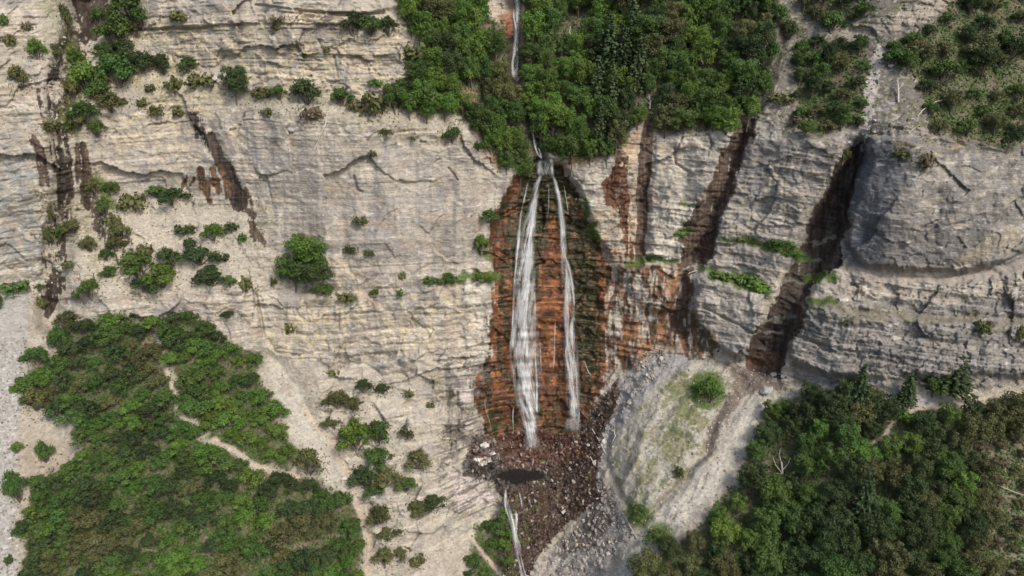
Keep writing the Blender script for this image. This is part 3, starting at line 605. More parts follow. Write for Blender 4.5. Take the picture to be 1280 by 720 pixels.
def leaves(P, Nn, size, rng, droop=0.0):
    """bent leaf sprays: one folded quad (two triangles) per centre"""
    n = len(P)
    a = rng.normal(size=(n, 3)); a /= np.linalg.norm(a, axis=1)[:, None]
    nn = Nn + 0.75 * a; nn /= np.linalg.norm(nn, axis=1)[:, None]
    t = np.cross(nn, rng.normal(size=(n, 3))); t /= np.linalg.norm(t, axis=1)[:, None] + 1e-9
    b = np.cross(nn, t)
    s = (size * rng.uniform(.6, 1.35, n))[:, None]
    v = np.stack([P - t * s * .5, P - b * s * .42 - nn * s * .12, P + t * s * .62, P + b * s * .42 - nn * s * .12], 1)
    return v.reshape(-1, 3), np.arange(n * 4).reshape(n, 4)
def foliage_mesh(name, lobes, per, size, mat, rng, inner=.35):
    """lobes: (centre, radii); leaf sprays spread through the lobes' outer volume"""
    Ps, Ns, T = [], [], []
    for c, rad in lobes:
        k = max(8, int(per * (rad[0] * rad[1] + rad[0] * rad[2]) ))
        d = rng.normal(size=(k, 3)); d /= np.linalg.norm(d, axis=1)[:, None]
        d[:, 2] = np.where(d[:, 2] < -.45, -d[:, 2], d[:, 2])
        rr = 1 - inner * rng.random(k) ** 1.6 + .12 * rng.normal(size=k)
        Ps.append(np.array(c) + d * rad * rr[:, None]); Ns.append(d / rad); T.append(np.clip(rng.random() * .6 + .4 * rng.random(k), 0, 1))
    P = np.concatenate(Ps); Nn = np.concatenate(Ns); Nn /= np.linalg.norm(Nn, axis=1)[:, None]
    co, F = leaves(P, Nn, size, rng)
    t = np.repeat(np.concatenate(T), 4)
    return np_mesh(name, co, F, mat, np.stack([t, t, t], 1), smooth=False)
def tube_geo(chains, sides=6):
    """chains: lists of (x, y, z, radius) -> verts, quads (with end caps folded in)"""
    co, F = [], []
    for ch in chains:
        base = len(co); n = len(ch)
        for i, q in enumerate(ch):
            a = Vector(ch[max(0, i - 1)][:3]); b = Vector(ch[min(n - 1, i + 1)][:3]); t = (b - a).normalized()
            s = t.orthogonal().normalized() if abs(t.z) > .9 else t.cross(Vector((0, 0, 1))).normalized(); r = t.cross(s)
            for k in range(sides):
                an = 2 * math.pi * k / sides
                co.append(tuple(Vector(q[:3]) + (s * math.cos(an) + r * math.sin(an)) * q[3]))
        for i in range(n - 1):
            for k in range(sides):
                k2 = (k + 1) % sides
                F.append((base + i * sides + k, base + i * sides + k2, base + (i + 1) * sides + k2, base + (i + 1) * sides + k))
        for e in (0, n - 1):                       # caps as a fan of quads
            o_ = base + e * sides
            for k in range(1, sides - 1, 2): F.append((o_, o_ + k, o_ + k + 1, o_ + (k + 2) % sides) if k + 2 <= sides else (o_, o_ + k, o_ + k + 1, o_ + k + 1))
    return np.array(co), np.array([f for f in F if len(set(f)) == 4])
def tube_mesh(name, chains, mat, sides=6):
    co, F = tube_geo(chains, sides); return np_mesh(name, co, F, mat, smooth=True)

# prototypes have height 1 (metres), scaled per tree
def broad_proto(kind, seed, wide=1.0):
    rng = np.random.default_rng(seed)
    lobes = []
    nl = 20
    for i in range(nl):
        a = i * 2.4 + rng.random(); h = .38 + .52 * (i / nl) ** .9
        rr = .30 * wide * math.sqrt(max(.05, 1 - ((h - .55) / .5) ** 2)) * rng.uniform(.6, 1.15)
        s = rng.uniform(.08, .165)
        lobes.append(((rr * math.cos(a), rr * math.sin(a), h), (s * 1.1 * wide, s * 1.1 * wide, s * .9)))
    lobes.append(((0, 0, .62), (.2 * wide, .2 * wide, .22)))
    crown = foliage_mesh('crown', lobes, 4200, .04, LM[kind], rng, .45)
    ch = [[(0, 0, -.12, .032), (.01, 0, .15, .026), (.0, .01, .45, .018), (.01, 0, .8, .006)]]
    for c, r in lobes[::2]:
        ch.append([(0, 0, c[2] * .45, .014), (c[0] * .5, c[1] * .5, c[2] * .75, .009), (c[0], c[1], c[2], .004)])
    return crown, tube_mesh('trunk', ch, BARK, 5)
def shrub_proto(kind, seed):
    rng = np.random.default_rng(seed); lobes = []
    for i in range(15):
        a = i * 2.4 + rng.random() * .9; rr = .42 * math.sqrt((i + .3) / 15) * rng.uniform(.6, 1.3)
        s = rng.uniform(.09, .21)
        lobes.append(((rr * math.cos(a), rr * math.sin(a), .2 + .5 * max(0, 1 - rr * 1.8) * rng.uniform(.5, 1)), (s, s, s * rng.uniform(.9, 1.3))))
    crown = foliage_mesh('foliage', lobes, 2600, .06, LM[kind], rng, .7)
    ch = [[(0, 0, -.15, .03), (c[0] * .5, c[1] * .5, c[2] * .5, .016), (c[0], c[1], c[2], .006)] for c, r in lobes]
    return crown, tube_mesh('stem', ch, BARK, 4)
def tuft_proto(kind, seed):
    rng = np.random.default_rng(seed); lobes = []
    for i in range(5):
        a = i * 2.4; rr = .3 * rng.uniform(.4, 1.2)
        lobes.append(((rr * math.cos(a), rr * math.sin(a), .14), (.22, .22, .3 * rng.uniform(.7, 1.2))))
    return foliage_mesh('foliage', lobes, 380, .15, LM[kind], rng, .8), tube_mesh('stem', [[(0, 0, -.1, .03), (0, 0, .3, .01)]], BARK, 4)
def fir_proto(seed, w=.2):
    rng = np.random.default_rng(seed); Ps, Ns, T = [], [], []
    for h in np.linspace(.1, .97, 17):
        r = w * (1 - h) ** .8 + .012; nb = max(4, int(12 * (1 - h) + 4))
        for k in range(nb):
            a = 2 * math.pi * (k + rng.random() * .6) / nb; ln = r * rng.uniform(.75, 1.15); m = max(4, int(ln / .011))
            s = np.linspace(.12, 1, m)
            P = np.stack([math.cos(a) * ln * s, math.sin(a) * ln * s, h - .06 * s * r / w + .01 * rng.normal(size=m)], 1) + rng.normal(size=(m, 3)) * .007
            Ps.append(P); Ns.append(np.tile([math.cos(a) * .4, math.sin(a) * .4, .8], (m, 1))); T.append(np.full(m, rng.random()) * .5 + .5 * s)
    P = np.concatenate(Ps); co, F = leaves(P, np.concatenate(Ns), .045, rng); t = np.repeat(np.concatenate(T), 4)
    return np_mesh('crown', co, F, LM['fir'], np.stack([t, t, t], 1), smooth=False), tube_mesh('trunk', [[(0, 0, -.08, .02), (0, 0, .5, .012), (0, 0, .98, .003)]], BARK, 5)
PROTO = {}
for ki in ('bright', 'mid', 'dark', 'olive'):
    PROTO['tree', ki] = [broad_proto(ki, 10 + i, .85 + .2 * i) for i in range(3)]
    PROTO['shrub', ki] = [shrub_proto(ki, 40 + i) for i in range(3)]; PROTO['bush', ki] = PROTO['shrub', ki]
PROTO['shrub', 'dry'] = [shrub_proto('dry', 60)]
for ki in ('mid', 'olive', 'dark', 'bright', 'dry'): PROTO['tuft', ki] = [tuft_proto(ki, 70 + i) for i in range(2)]
PROTO['fir', 'fir'] = [fir_proto(80 + i, .17 + .04 * i) for i in range(3)]
NAMES = {'bush': ('thicket_bush', 'bush'), 'tree': ('broadleaf_tree', 'tree'), 'shrub': ('shrub', 'shrub'), 'tuft': ('small_shrub', 'small shrub'), 'fir': ('conifer_tree', 'conifer')}
NPLANT = 0
def plant(form, kind, u, v, wpx, hpx, label, group=None, rng=random):
    """u, v: middle of the plant as traced; wpx, hpx: its size in photo pixels"""
    global NPLANT
    th_ = PITCH + math.atan((v - 360) / HF)
    q = surf(u, v); k = mpp(q)
    # a plant of height h and width w seen at angle th_: picture height = h cos + w sin
    wm = wpx * k
    hm = max((hpx * k - .55 * wm * math.sin(th_)) / max(.5, math.cos(th_)), .45 * wm)
    p = surf(u, v + (0.42 if form in ('tree', 'fir') else .34) * hm * math.cos(th_) / k)
    p.z -= .02 * hm
    wn = {'tree': .95, 'shrub': 1.12, 'bush': 1.12, 'tuft': 1.0, 'fir': .40}[form]
    protos = PROTO[form, kind]; i = rng.randrange(len(protos))
    cr, tk = protos[i]
    nm, cat = NAMES[form]
    e = bpy.data.objects.new(nm, None); link(e); e.empty_display_size = .3
    e.location = p; e.rotation_euler = (rng.uniform(-.05, .05), rng.uniform(-.05, .05), rng.uniform(0, 6.28))
    sxy = wm / wn * rng.uniform(.93, 1.07); e.scale = (sxy, sxy * rng.uniform(.9, 1.1), hm * (1.05 if form != 'tuft' else 1.6))
    tag(e, label, cat, group)
    for me in (cr, tk):
        c = bpy.data.objects.new(me.name.split('.')[0], me); link(c); c.parent = e
    NPLANT += 1
    return e

# ---------------- woods and thickets: every crown a plant of its own
def inside(pts, x, y):
    c = False; n = len(pts)
    for i in range(n):
        (ax, ay), (bx, by) = pts[i], pts[(i + 1) % n]
        if (ay > y) != (by > y) and x < (bx - ax) * (y - ay) / (by - ay) + ax: c = not c
    return c
def on_path(x, y, m=8.5):
    for p_ in PATHS:
        for a, b in zip(p_[:-1], p_[1:]):
            dx, dy = b[0] - a[0], b[1] - a[1]; t = max(0, min(1, ((x - a[0]) * dx + (y + 2 - a[1]) * dy) / (dx * dx + dy * dy)))
            if math.hypot(x - a[0] - t * dx, y + 2 - a[1] - t * dy) < m + a[2]: return True
    return False
def scatter(pts, dmin, rng, avoid=(), tries=9000, clip=(-45, 1325, -45, 765)):
    x0, x1 = max(clip[0], min(p[0] for p in pts)), min(clip[1], max(p[0] for p in pts)); y0, y1 = max(clip[2], min(p[1] for p in pts)), min(clip[3], max(p[1] for p in pts))
    out = []
    for _ in range(tries):
        x, y = rng.uniform(x0, x1), rng.uniform(y0, y1)
        if not inside(pts, x, y) or any(inside(a, x, y) for a in avoid) or on_path(x, y): continue
        dm = dmin(x, y) if callable(dmin) else dmin
        if all((x - a) ** 2 + (y - b) ** 2 > dm * dm for a, b in out): out.append((x, y))
    return out
TONE = {'bright': 'bright green', 'mid': 'mid green', 'dark': 'dark green', 'olive': 'olive green', 'dry': 'dry brownish', 'fir': 'dark needled'}
LAND = {
'top': [('the white brook in the upper wood',643,50),('the lip of the falls',681,190),('the round bright tree by the brook',590,94),('the bushes under the top brow',490,30),('the bare soil patch in the upper wood',715,30),('the conifers in the upper wood',770,110),('the head of the short brown stain',812,150),('the pale leaning trunk in the upper wood',876,72),('the top of the second gully',945,120),('the dark gap in the upper wood',798,35),('the mound beside the striped rock',530,120),('the reddish gap in the upper wood',590,120),('the grey tree on the cliff edge',905,150),('the pale cliff edge right of the lip',750,195)],
'rt': [('the upper debris chute',1090,120),('the curved fallen branch',1165,132),('the bleached snag above the grey rock',1123,115),('the white stone on the upper slope',1203,84),('the top right corner',1270,5),('the brow of the bulging rock',1220,182),('the grey wall between the gullies',1020,180),('the thin pale rock band',1100,30),('the upper second gully',960,100)],
'll': [('the white boulder in the left thicket',125,414),('the dark chute foot',75,400),('the bend of the footpath',224,510),('the lower end of the footpath',322,580),('the upper end of the footpath',205,445),('the pale gully slope',400,530),('the bare sandy patch by the gravel',85,560),('the tall bush on the gravel',24,608),('the round dark bush on the gravel',33,660),('the lower left corner',30,718),('the mouth of the pale gully',455,690),('the olive bush by the pale gully',385,578),('the middle of the lower thicket',230,640),('the middle of the bottom edge thicket',250,725),('the shadowed cliff foot above the thicket',250,395),('the pale gully at mid slope',440,620)],
'lr': [('the grey dead tree in the wood',978,590),('the bleached dead tree in the wood',1090,575),('the conifers under the ledges',1130,500),('the shady path',1200,508),('the top of the gravel chute',1000,505),('the lower end of the gravel chute',810,695),('the brown slope by the right edge',1255,620),('the bare patch in the lower wood',1112,690),('the lower right corner',1270,712),('the middle of the gravel chute',905,612),('the middle of the bottom edge wood',980,722)],
'lm': [('the lower cascade',645,660),('the sandy track below the slab',600,690),('the ribbed slab',560,670)]}
SEEN = {}
def where_at(zone, x, y, head):
    ls = sorted(LAND[zone], key=lambda q: math.hypot(x - q[1], y - q[2]))
    for nm, a, b in ls[:7]:
        dx, dy = x - a, y - b; r_ = math.hypot(dx, dy)
        d8 = ['right of', 'below right of', 'below', 'below left of', 'left of', 'above left of', 'above', 'above right of'][int(round(math.atan2(dy, dx) / (math.pi / 4))) % 8]
        d_ = 'right by' if r_ < 14 else ('just ' + d8 if r_ < 38 else d8 if r_ < 75 else 'well ' + d8)
        lab = f'{head} {d_} {nm}'
        if len(lab.split()) > 16: lab = lab.replace('leafy tree', 'tree').replace('pointed conifer', 'conifer').replace(' well ', ' ')
        if len(lab.split()) > 16: lab = lab.replace('in the upper wood', 'above the falls').replace('in the wood', 'there')
        if lab not in SEEN: break
    SEEN[lab] = 1
    return lab
def near(pts, x, y): return min(math.hypot(x - a, y - b) for a, b in pts)
def wood(pts, dm, form, pick, size, where, group, seed, avoid=(), tries=9000):
    rng = random.Random(seed)
    for x, y in scatter(pts, dm, rng, avoid, tries):
        f, k = pick(x, y, rng); s = size(x, y) * rng.uniform(.8, 1.3)
        big = 'small' if s < size(x, y) * .93 else ('large' if s > size(x, y) * 1.15 else 'middling')
        nm = {'tree': 'leafy tree', 'shrub': 'bush', 'bush': 'bush', 'fir': 'pointed conifer', 'tuft': 'low bush'}[f]
        hh = s * {'tree': 1.45, 'shrub': 1.05, 'bush': 1.15, 'fir': 2.3, 'tuft': .9}[f]
        ww = s * {'tree': 1.2, 'shrub': 1.25, 'bush': 1.35, 'fir': .95, 'tuft': 1.3}[f]
        plant(f, k, x, y, ww, hh, where_at(where, x, y, f'{big} {TONE[k]} {nm}'), group, rng)
vn = lambda x, y, sc, s: float(fbm(np.array([x / sc]), np.array([y / sc]), np.array([.5]), 2, s)[0])
def pick_top(x, y, r):
    if near([(775, 60), (765, 130), (740, 120), (790, 95), (755, 150), (800, 30)], x, y) < 17 and r.random() < .8: return 'fir', 'fir'
    t = vn(x, y, 45, 401) + r.uniform(-.35, .35) + .12 * (x > 850)
    return 'tree', ('bright' if t > .08 else 'mid' if t > -.3 else 'dark' if t > -.5 else 'olive')
brook = lambda x, y: 'in the wood left of the brook above the falls' if x < 645 else ('in the wood just right of the brook above the falls' if x < 770 else 'in the wood between the two dark gullies above the cliff')
TOPGAP = [[(698,35),(735,10),(735,55),(702,58)], [(792,10),(808,10),(805,55),(795,55)], [(780,5),(800,5),(800,30),(784,30)], [(600,-50),(664,-50),(662,60),(660,115),(684,200),(658,208),(640,165),(640,125),(626,100),(626,55),(606,40),(596,0)], [(803,112),(822,112),(824,165),(800,165)], [(565,95),(612,100),(612,135),(560,130)]]
wood(P_TOPL, 17.5, 'tree', pick_top, lambda x, y: 26, 'top', 'leafy trees in the wood above the falls', 1, TOPGAP)
wood(P_TOPR, 18.0, 'tree', pick_top, lambda x, y: 27, 'top', 'leafy trees in the wood above the falls', 2, TOPGAP)
def pick_rt(x, y, r):
    t = vn(x, y, 40, 402) + r.uniform(-.4, .4)
    return ('tree' if r.random() < .25 else 'shrub'), ('mid' if t > .1 else 'dark' if t > -.2 else 'olive')
wr = lambda x, y: 'on the slope between the gullies above the grey wall' if x < 1095 else 'on the shady slope above the bulging grey rock'
wood(P_RT1, 18, 'shrub', pick_rt, lambda x, y: 19, 'rt', 'bushes on the slope at the upper right', 3)
wood(P_RT2, 17, 'shrub', pick_rt, lambda x, y: 19, 'rt', 'bushes on the slope at the upper right', 4)
wood(P_RT3, 24, 'shrub', pick_rt, lambda x, y: 21, 'rt', 'bushes on the slope at the upper right', 5, [[(1120,105),(1150,100),(1165,160),(1120,160)],[(1240,80),(1300,70),(1300,110),(1235,115)]])
def pick_ll(x, y, r):
    t = vn(x, y, 60, 403) + r.uniform(-.3, .3) + (.35 if x > 190 and y < 590 and inside(P_LL1, x, y) else 0) + .25 * math.exp(-((x - 160) ** 2 + (y - 500) ** 2) / 1600) + .3 * math.exp(-((x - 260) ** 2 + (y - 710) ** 2) / 1500)
    if inside([(70,590),(330,560),(330,700),(90,700)], x, y): t -= .22
    return 'bush', ('bright' if t > .27 else 'mid' if t > -.12 else 'dark' if t > -.42 else 'olive')
wl = lambda x, y: 'in the thicket between the footpath and the cliff foot' if inside(P_LL1, x, y) else ('in the thicket left of the footpath under the cliff' if y < 560 else 'in the wide thicket below the footpath at lower left')
LLGAP = [[(85,545),(105,545),(100,575),(60,600),(45,590)]]
wood(P_LL1, 16, 'shrub', pick_ll, lambda x, y: 24, 'll', 'bushes of the lower left thicket', 6, LLGAP)
wood(P_LL2, 18.0, 'shrub', pick_ll, lambda x, y: 26, 'll', 'bushes of the lower left thicket', 7, LLGAP)
def pick_lr(x, y, r):
    if y < 530 and x > 1040 and r.random() < .12 or r.random() < .015: return 'fir', 'fir'
    t = vn(x, y, 60, 404) + r.uniform(-.3, .3) + .25 * math.exp(-((x - 890) ** 2 + (y - 650) ** 2) / 2500) - (.45 if x > 1200 else 0) - .08
    return 'tree', ('bright' if t > .42 else 'mid' if t > .15 else 'dark' if t > -.38 else 'olive')  # tones lean dark: shade over this wood is put into the leaf colours
wq = lambda x, y: 'in the shady wood at lower right, near the pale gravel chute' if x < 1010 else ('in the shady wood under the ledges at lower right' if y < 600 else 'deep in the shady wood at the lower right corner')
wood(P_LR, 23.5, 'tree', pick_lr, lambda x, y: 29, 'lr', 'trees of the lower right wood', 8, [[(1095,560),(1120,520),(1160,505),(1290,480),(1290,512),(1160,520),(1115,545)], [(1225,545),(1350,530),(1350,740),(1250,740),(1235,640)], [(1100,675),(1125,675),(1125,705),(1100,705)], [(960,555),(990,555),(990,600),(960,600)]])
wood([(1225,545),(1350,530),(1350,740),(1250,740),(1235,640)], 19, 'shrub', lambda x, y, r: ('shrub', 'dry' if r.random() < .35 else 'olive'), lambda x, y: 19, 'lr', 'bushes on the brown slope at the right edge', 15)
wood(P_LM, 15, 'shrub', lambda x, y, r: ('shrub', 'bright' if x > 615 and r.random() < .6 else 'mid' if r.random() < .6 else 'dark'), lambda x, y: 18, 'lm', 'bushes beside the lower cascade', 9, [[(585,665),(600,665),(640,740),(625,740)]])

# ---------------- single plants, traced one by one: form, kind, u, v, w, h, label
SINGLE = [
('shrub','bright',96,72,24,28,'yellow green bush just left of the wide dark clump by the left gully'),
('shrub','olive',70,66,18,22,'olive bush on the left rim of the left gully below the top chute'),
('shrub','mid',126,112,30,34,'green bush filling the space above the left gully ledge'),
('shrub','olive',92,112,24,34,'olive bush hanging along the left gully beside the pale stones'),
('shrub','olive',100,150,26,26,'olive bush at the lip between the two inner brown stains'),
('shrub','bright',88,160,18,18,'small yellow green bush at the top of the darkest left stain'),
('tuft','olive',62,158,22,18,'yellow green tuft at the top of the leftmost brown stain'),
('tuft','mid',74,288,22,22,'green scrub in the middle of the left gully stains'),
('tuft','olive',58,290,16,26,'olive scrub left of the left gully stains'),
('shrub','olive',146,305,24,26,'olive bush on the rubble strip of the bench'),
('shrub','mid',140,235,22,22,'green bush on the upper right of the bench strip'),
('shrub','dark',155,60,34,30,'dark bush in the tall clump right of the left gully'),
('shrub','mid',178,22,28,26,'green bush at the right of the top edge clump by the left gully'),
('shrub','mid',125,20,20,26,'green bush between the top dark chute and the tall clump'),
('shrub','olive',1220,60,44,34,'olive bush on the dark slope below the top right corner'),
('shrub','dark',1262,60,40,34,'dark bush on the dark slope at the right edge'),
('shrub','olive',1145,60,34,26,'olive bush beside the thin pale band at upper right'),
('shrub','mid',1040,30,36,26,'olive green bush above the thin pale band'),
('shrub','bright',48,62,22,32,'bright green bush alone on the pale upper left slope'),
('shrub','olive',27,98,28,32,'olive bush low on the upper left slope beside the dark gully'),
('tuft','mid',4,25,14,16,'green bush cut off by the left edge near the top'),
('tuft','dry',35,33,13,13,'little dry grey bush above the bright bush at upper left'),
('tuft','olive',12,50,18,18,'thin brownish scrub near the left edge at the top'),
('shrub','mid',150,88,50,50,'wide dark bush on the ledge right of the left gully, western half'),
('shrub','dark',175,78,40,34,'dark bush in the middle of the long ledge clump right of the left gully'),
('shrub','dark',203,80,34,32,'dark bush at the right end of the long clump by the left gully'),
('shrub','mid',236,82,28,24,'small dark bush trailing right of the long clump near the top left'),
('shrub','bright',112,100,38,50,'light green bush beside the left gully above the ledge'),
('shrub','mid',148,40,42,50,'tall green bush on the right bank of the left gully near the top'),
('shrub','mid',165,8,46,44,'green bush at the top edge right of the dark stained chute'),
('shrub','olive',172,36,22,24,'grey green bush against the pale rock right of the top left gully'),
('shrub','olive',85,25,16,46,'yellowish strip of scrub on the left bank of the dark top gully'),
('shrub','mid',132,66,26,30,'green bush between the gully and the top left clump'),
('shrub','mid',108,140,34,34,'green bush hanging over the dark stains of the left gully'),
('shrub','olive',140,128,46,28,'olive bush spreading on the ledge above the pale wall'),
('shrub','mid',120,160,24,26,'drooping bush at the lip over the brown stains of the left gully'),
('tuft','olive',218,106,22,24,'small green bush on the ledge left of the lone dark fir-shaped bush'),
('tuft','olive',253,100,36,20,'olive scrub strip on the ledge left of the lone dark bush'),
('tuft','olive',188,110,14,12,'tiny round tuft under the long dark clump at upper left'),
('tuft','olive',196,138,22,18,'olive tuft at the ledge edge under the upper left clump'),
('tuft','olive',224,138,20,18,'round straw coloured tuft at the ledge edge over the pale wall'),
('tuft','olive',178,128,16,14,'small olive tuft between the two bush clumps at upper left'),
('tree','dark',296,112,28,44,'lone dark upright bush on the ledge above the slanting brown stain'),
('shrub','mid',350,115,26,24,'olive green bush at the left end of the ledge row under the striped rock'),
('shrub','dark',384,116,42,36,'big dark bush in the middle of the ledge row under the striped rock'),
('shrub','mid',428,122,28,28,'green bush on the ledge just right of the fallen white trunk top'),
('tuft','olive',328,115,24,18,'pale scrub on the ledge right of the lone dark upright bush'),
('tuft','dry',392,142,26,20,'brown scrub at the upper end of the fallen white trunk'),
('tuft','olive',335,140,18,16,'faint grassy tuft below the ledge row under the striped rock'),
('tuft','olive',465,130,40,34,'sparse olive scrub between the ledge row and the wood'),
('tuft','dry',445,132,20,22,'dry bush right of the small green ledge bush'),
('tuft','dry',350,25,22,14,'straw scrub on the pale slab under the top brow'),
('tuft','olive',344,34,12,10,'tiny olive tuft below the top brow'),
('tuft','olive',225,20,34,14,'thin scrub under the top edge left of the brow'),
('tuft','olive',380,68,10,12,'tiny tuft in a crack of the striped rock'),
('tuft','olive',408,62,10,10,'small tuft beside the crack in the right part of the striped rock'),
('tuft','mid',468,103,24,8,'low green cushion under the striped rock, left of the wood'),
('shrub','dark',442,30,32,32,'dark bush at the left tip of the clump under the top brow'),
('shrub','mid',464,32,34,30,'green bush in the middle of the clump under the top brow'),
('shrub','dark',486,32,30,28,'dark bush at the right end of the clump under the top brow'),
('shrub','dark',520,22,36,30,'dark bush joining the brow clump to the wood'),
('tuft','olive',520,66,44,30,'brownish scrub on the left fringe of the wood above the cliff'),
('shrub','mid',503,116,34,34,'green bush on the left of the mound below the striped rock'),
('shrub','mid',530,122,44,38,'broad green bush on the mound left of the wood'),
('shrub','olive',548,90,34,32,'olive bush on the left fringe of the wood'),
('shrub','bright',590,94,36,40,'round bright green tree standing out of the wood left of the brook'),
('shrub','mid',566,168,28,24,'green bush on the cliff edge below the left tip of the wood'),
('tuft','mid',597,182,14,14,'little bush on the cliff edge close to the wood tip'),
('tuft','olive',516,171,12,12,'tiny grey tuft on the pale wall left of the wood tip'),
('tuft','olive',482,164,22,10,'faint tuft on the wall under the mound'),
('tuft','olive',466,192,10,12,'small tuft on the fluted wall below the mound'),
('shrub','dark',216,245,46,30,'dark bush at the foot of the small brown streaks'),
('shrub','mid',198,240,26,20,'green bush at the left foot of the small brown streaks'),
('shrub','bright',268,290,28,28,'bright green bush alone on the sandy bench'),
('tuft','olive',168,252,32,28,'pale yellowish scrub on the bench left of the dark bush'),
('tuft','dark',232,286,28,14,'low dark bush left of the bright bush on the sandy bench'),
('tuft','dark',290,282,18,14,'small dark bush right of the bright bush on the sandy bench'),
('tuft','dark',240,303,20,16,'small grey bush above the middle clump of the sandy bench'),
('shrub','dark',250,320,50,30,'dark bush of the middle clump on the sandy bench'),
('shrub','dark',262,338,26,16,'narrow dark bush filling the middle clump of the sandy bench'),
('shrub','dark',266,348,46,22,'low wide dark bush at the lower edge of the sandy bench'),
('shrub','mid',288,352,16,20,'small green bush at the right end of the low bench clump'),
('tuft','mid',304,297,13,14,'tiny round bush right of the middle clump of the bench'),
('tuft','dark',280,322,18,16,'small dark bush touching the right of the middle clump'),
('tuft','olive',307,355,18,24,'olive bush at the right end of the sandy bench'),
('shrub','dark',284,393,24,14,'small dark bush in a hollow of the pale wall above the thicket'),
('shrub','mid',172,330,44,44,'green bush in the left of the big bench clump'),
('shrub','bright',204,345,40,40,'bright green bush in the right of the big bench clump'),
('shrub','dark',185,355,46,34,'dark bush at the bottom of the big bench clump'),
('shrub','dark',212,322,34,30,'dark bush at the top right of the big bench clump'),
('shrub','olive',150,290,30,34,'olive bush on the rubble above the big bench clump'),
('tuft','olive',182,313,22,22,'yellowish bush above the big bench clump'),
('shrub','olive',113,305,22,28,'grey green bush on the bench nearest the left gully'),
('shrub','mid',134,318,20,22,'small green bush between the gully bush and the big bench clump'),
('shrub','mid',137,340,24,20,'small green bush left of the big bench clump'),
('shrub','mid',114,360,26,32,'round green bush right beside the hikers'),
('tuft','mid',97,368,14,12,'small green tuft at the feet of the hikers'),
('tuft','olive',88,330,18,14,'green scrub above the hikers by the gully'),
('shrub','olive',120,235,24,34,'olive bush on the strip between the brown stains and the bench'),
('shrub','mid',132,258,20,30,'green bush at the top of the bench strip'),
('shrub','olive',92,285,30,26,'olive scrub in the left gully above the hikers'),
('tuft','olive',62,260,14,40,'yellow green scrub on the left side of the gully stains'),
('tuft','olive',140,275,22,20,'yellow scrub at the top of the bench rubble'),
('shrub','mid',50,358,16,16,'green bush at the left of the dark chute foot'),
('tuft','mid',20,356,38,14,'low green strip of scrub on the slope at the left edge'),
('shrub','mid',0,375,10,34,'dark green bush cut off by the left edge above the gravel'),
('shrub','mid',78,425,26,50,'green bush below the dark chute at the head of the thicket'),
('shrub','mid',46,445,28,30,'round green bush on the gravel edge at the head of the thicket'),
('tuft','olive',52,378,16,20,'olive bush left of the dark chute foot'),
('shrub','bright',22,560,14,20,'small bright bush alone on the gravel margin'),
('shrub','mid',58,566,22,34,'green bush at the right of the gravel margin'),
('shrub','mid',24,608,24,52,'tall green bush standing on the gravel margin'),
('shrub','dark',33,660,28,30,'round dark bush alone low on the gravel margin'),
('tuft','dark',11,700,12,14,'tiny bush on the gravel near the lower left corner'),
('shrub','olive',45,500,26,40,'brownish bush on the left edge of the thicket'),
('tree','bright',388,318,42,44,'bright tree top of the tall clump on the middle of the pale wall'),
('tree','mid',370,345,40,52,'mid green tree at the left of the tall clump on the pale wall'),
('tree','dark',392,350,38,44,'dark tree in the heart of the tall clump on the pale wall'),
('tree','mid',404,338,26,44,'green tree at the right of the tall clump on the pale wall'),
('shrub','mid',405,362,30,20,'low green bush at the right foot of the tall wall clump'),
('tuft','olive',432,370,32,11,'low olive strip trailing right from the tall wall clump'),
('tuft','olive',438,311,20,16,'olive tuft on the wall upper right of the tall clump'),
('tuft','olive',461,316,13,11,'smaller tuft just right of the olive wall tuft'),
('shrub','mid',469,367,15,18,'small round green bush on the wall right of the tall clump'),
('tuft','mid',500,366,11,12,'tiny green bush on the wall between the round bush and the falls'),
('tuft','olive',502,344,12,14,'faint tuft above the tiny green wall bush'),
('tuft','olive',452,275,20,14,'faint tuft high on the grey wall above the tall clump'),
('tuft','olive',342,352,10,14,'faint tuft left of the tall wall clump'),
('tuft','olive',363,410,13,20,'thin upright tuft on the wall below the tall clump'),
('shrub','mid',611,270,26,20,'green cushion on the wall upper left of the orange rock'),
('shrub','bright',602,305,20,28,'bright green patch of plants on the wall beside the orange rock'),
('tuft','mid',537,349,20,12,'left end of the green ledge plants left of the falls'),
('shrub','mid',557,348,30,18,'middle bush of the green ledge left of the falls'),
('shrub','bright',603,347,30,20,'green bush at the right end of the ledge touching the orange rock'),
('tuft','olive',416,466,18,10,'tiny tuft above the bushes of the pale gully slope'),
('shrub','dark',455,482,22,24,'dark bush at the top of the column on the pale gully slope'),
('shrub','dark',478,485,22,22,'round dark bush right of the top of the column'),
('shrub','olive',422,500,34,32,'olive bush left of the top of the column on the pale slope'),
('shrub','olive',415,528,28,20,'low olive bush left of the bright bush on the pale slope'),
('shrub','olive',440,505,26,26,'olive bush in the upper column on the pale slope'),
('shrub','bright',446,545,44,50,'big bright green bush in the column on the pale slope'),
('shrub','mid',472,540,34,40,'green bush right of the big bright one on the pale slope'),
('shrub','mid',472,573,40,36,'green bush in the middle of the column on the pale slope'),
('shrub','dark',455,595,42,36,'dark bush low in the column on the pale slope'),
('shrub','olive',482,598,36,34,'olive bush right in the lower column on the pale slope'),
('shrub','mid',466,612,28,24,'green bush at the foot of the column on the pale slope'),
('shrub','mid',508,606,30,26,'rounded green bush at the right tip of the column'),
('shrub','olive',523,576,38,34,'olive bush alone between the column and the dark rocks'),
('shrub','olive',521,635,34,28,'olive bush at the left of the lying clump on the slab'),
('shrub','dark',543,628,38,28,'dark bush at the right of the lying clump on the slab'),
('tuft','olive',508,540,20,18,'grey tuft on the slab right of the bush column'),
('tuft','olive',512,492,14,14,'tiny grey tuft on the slab above the dark rocks'),
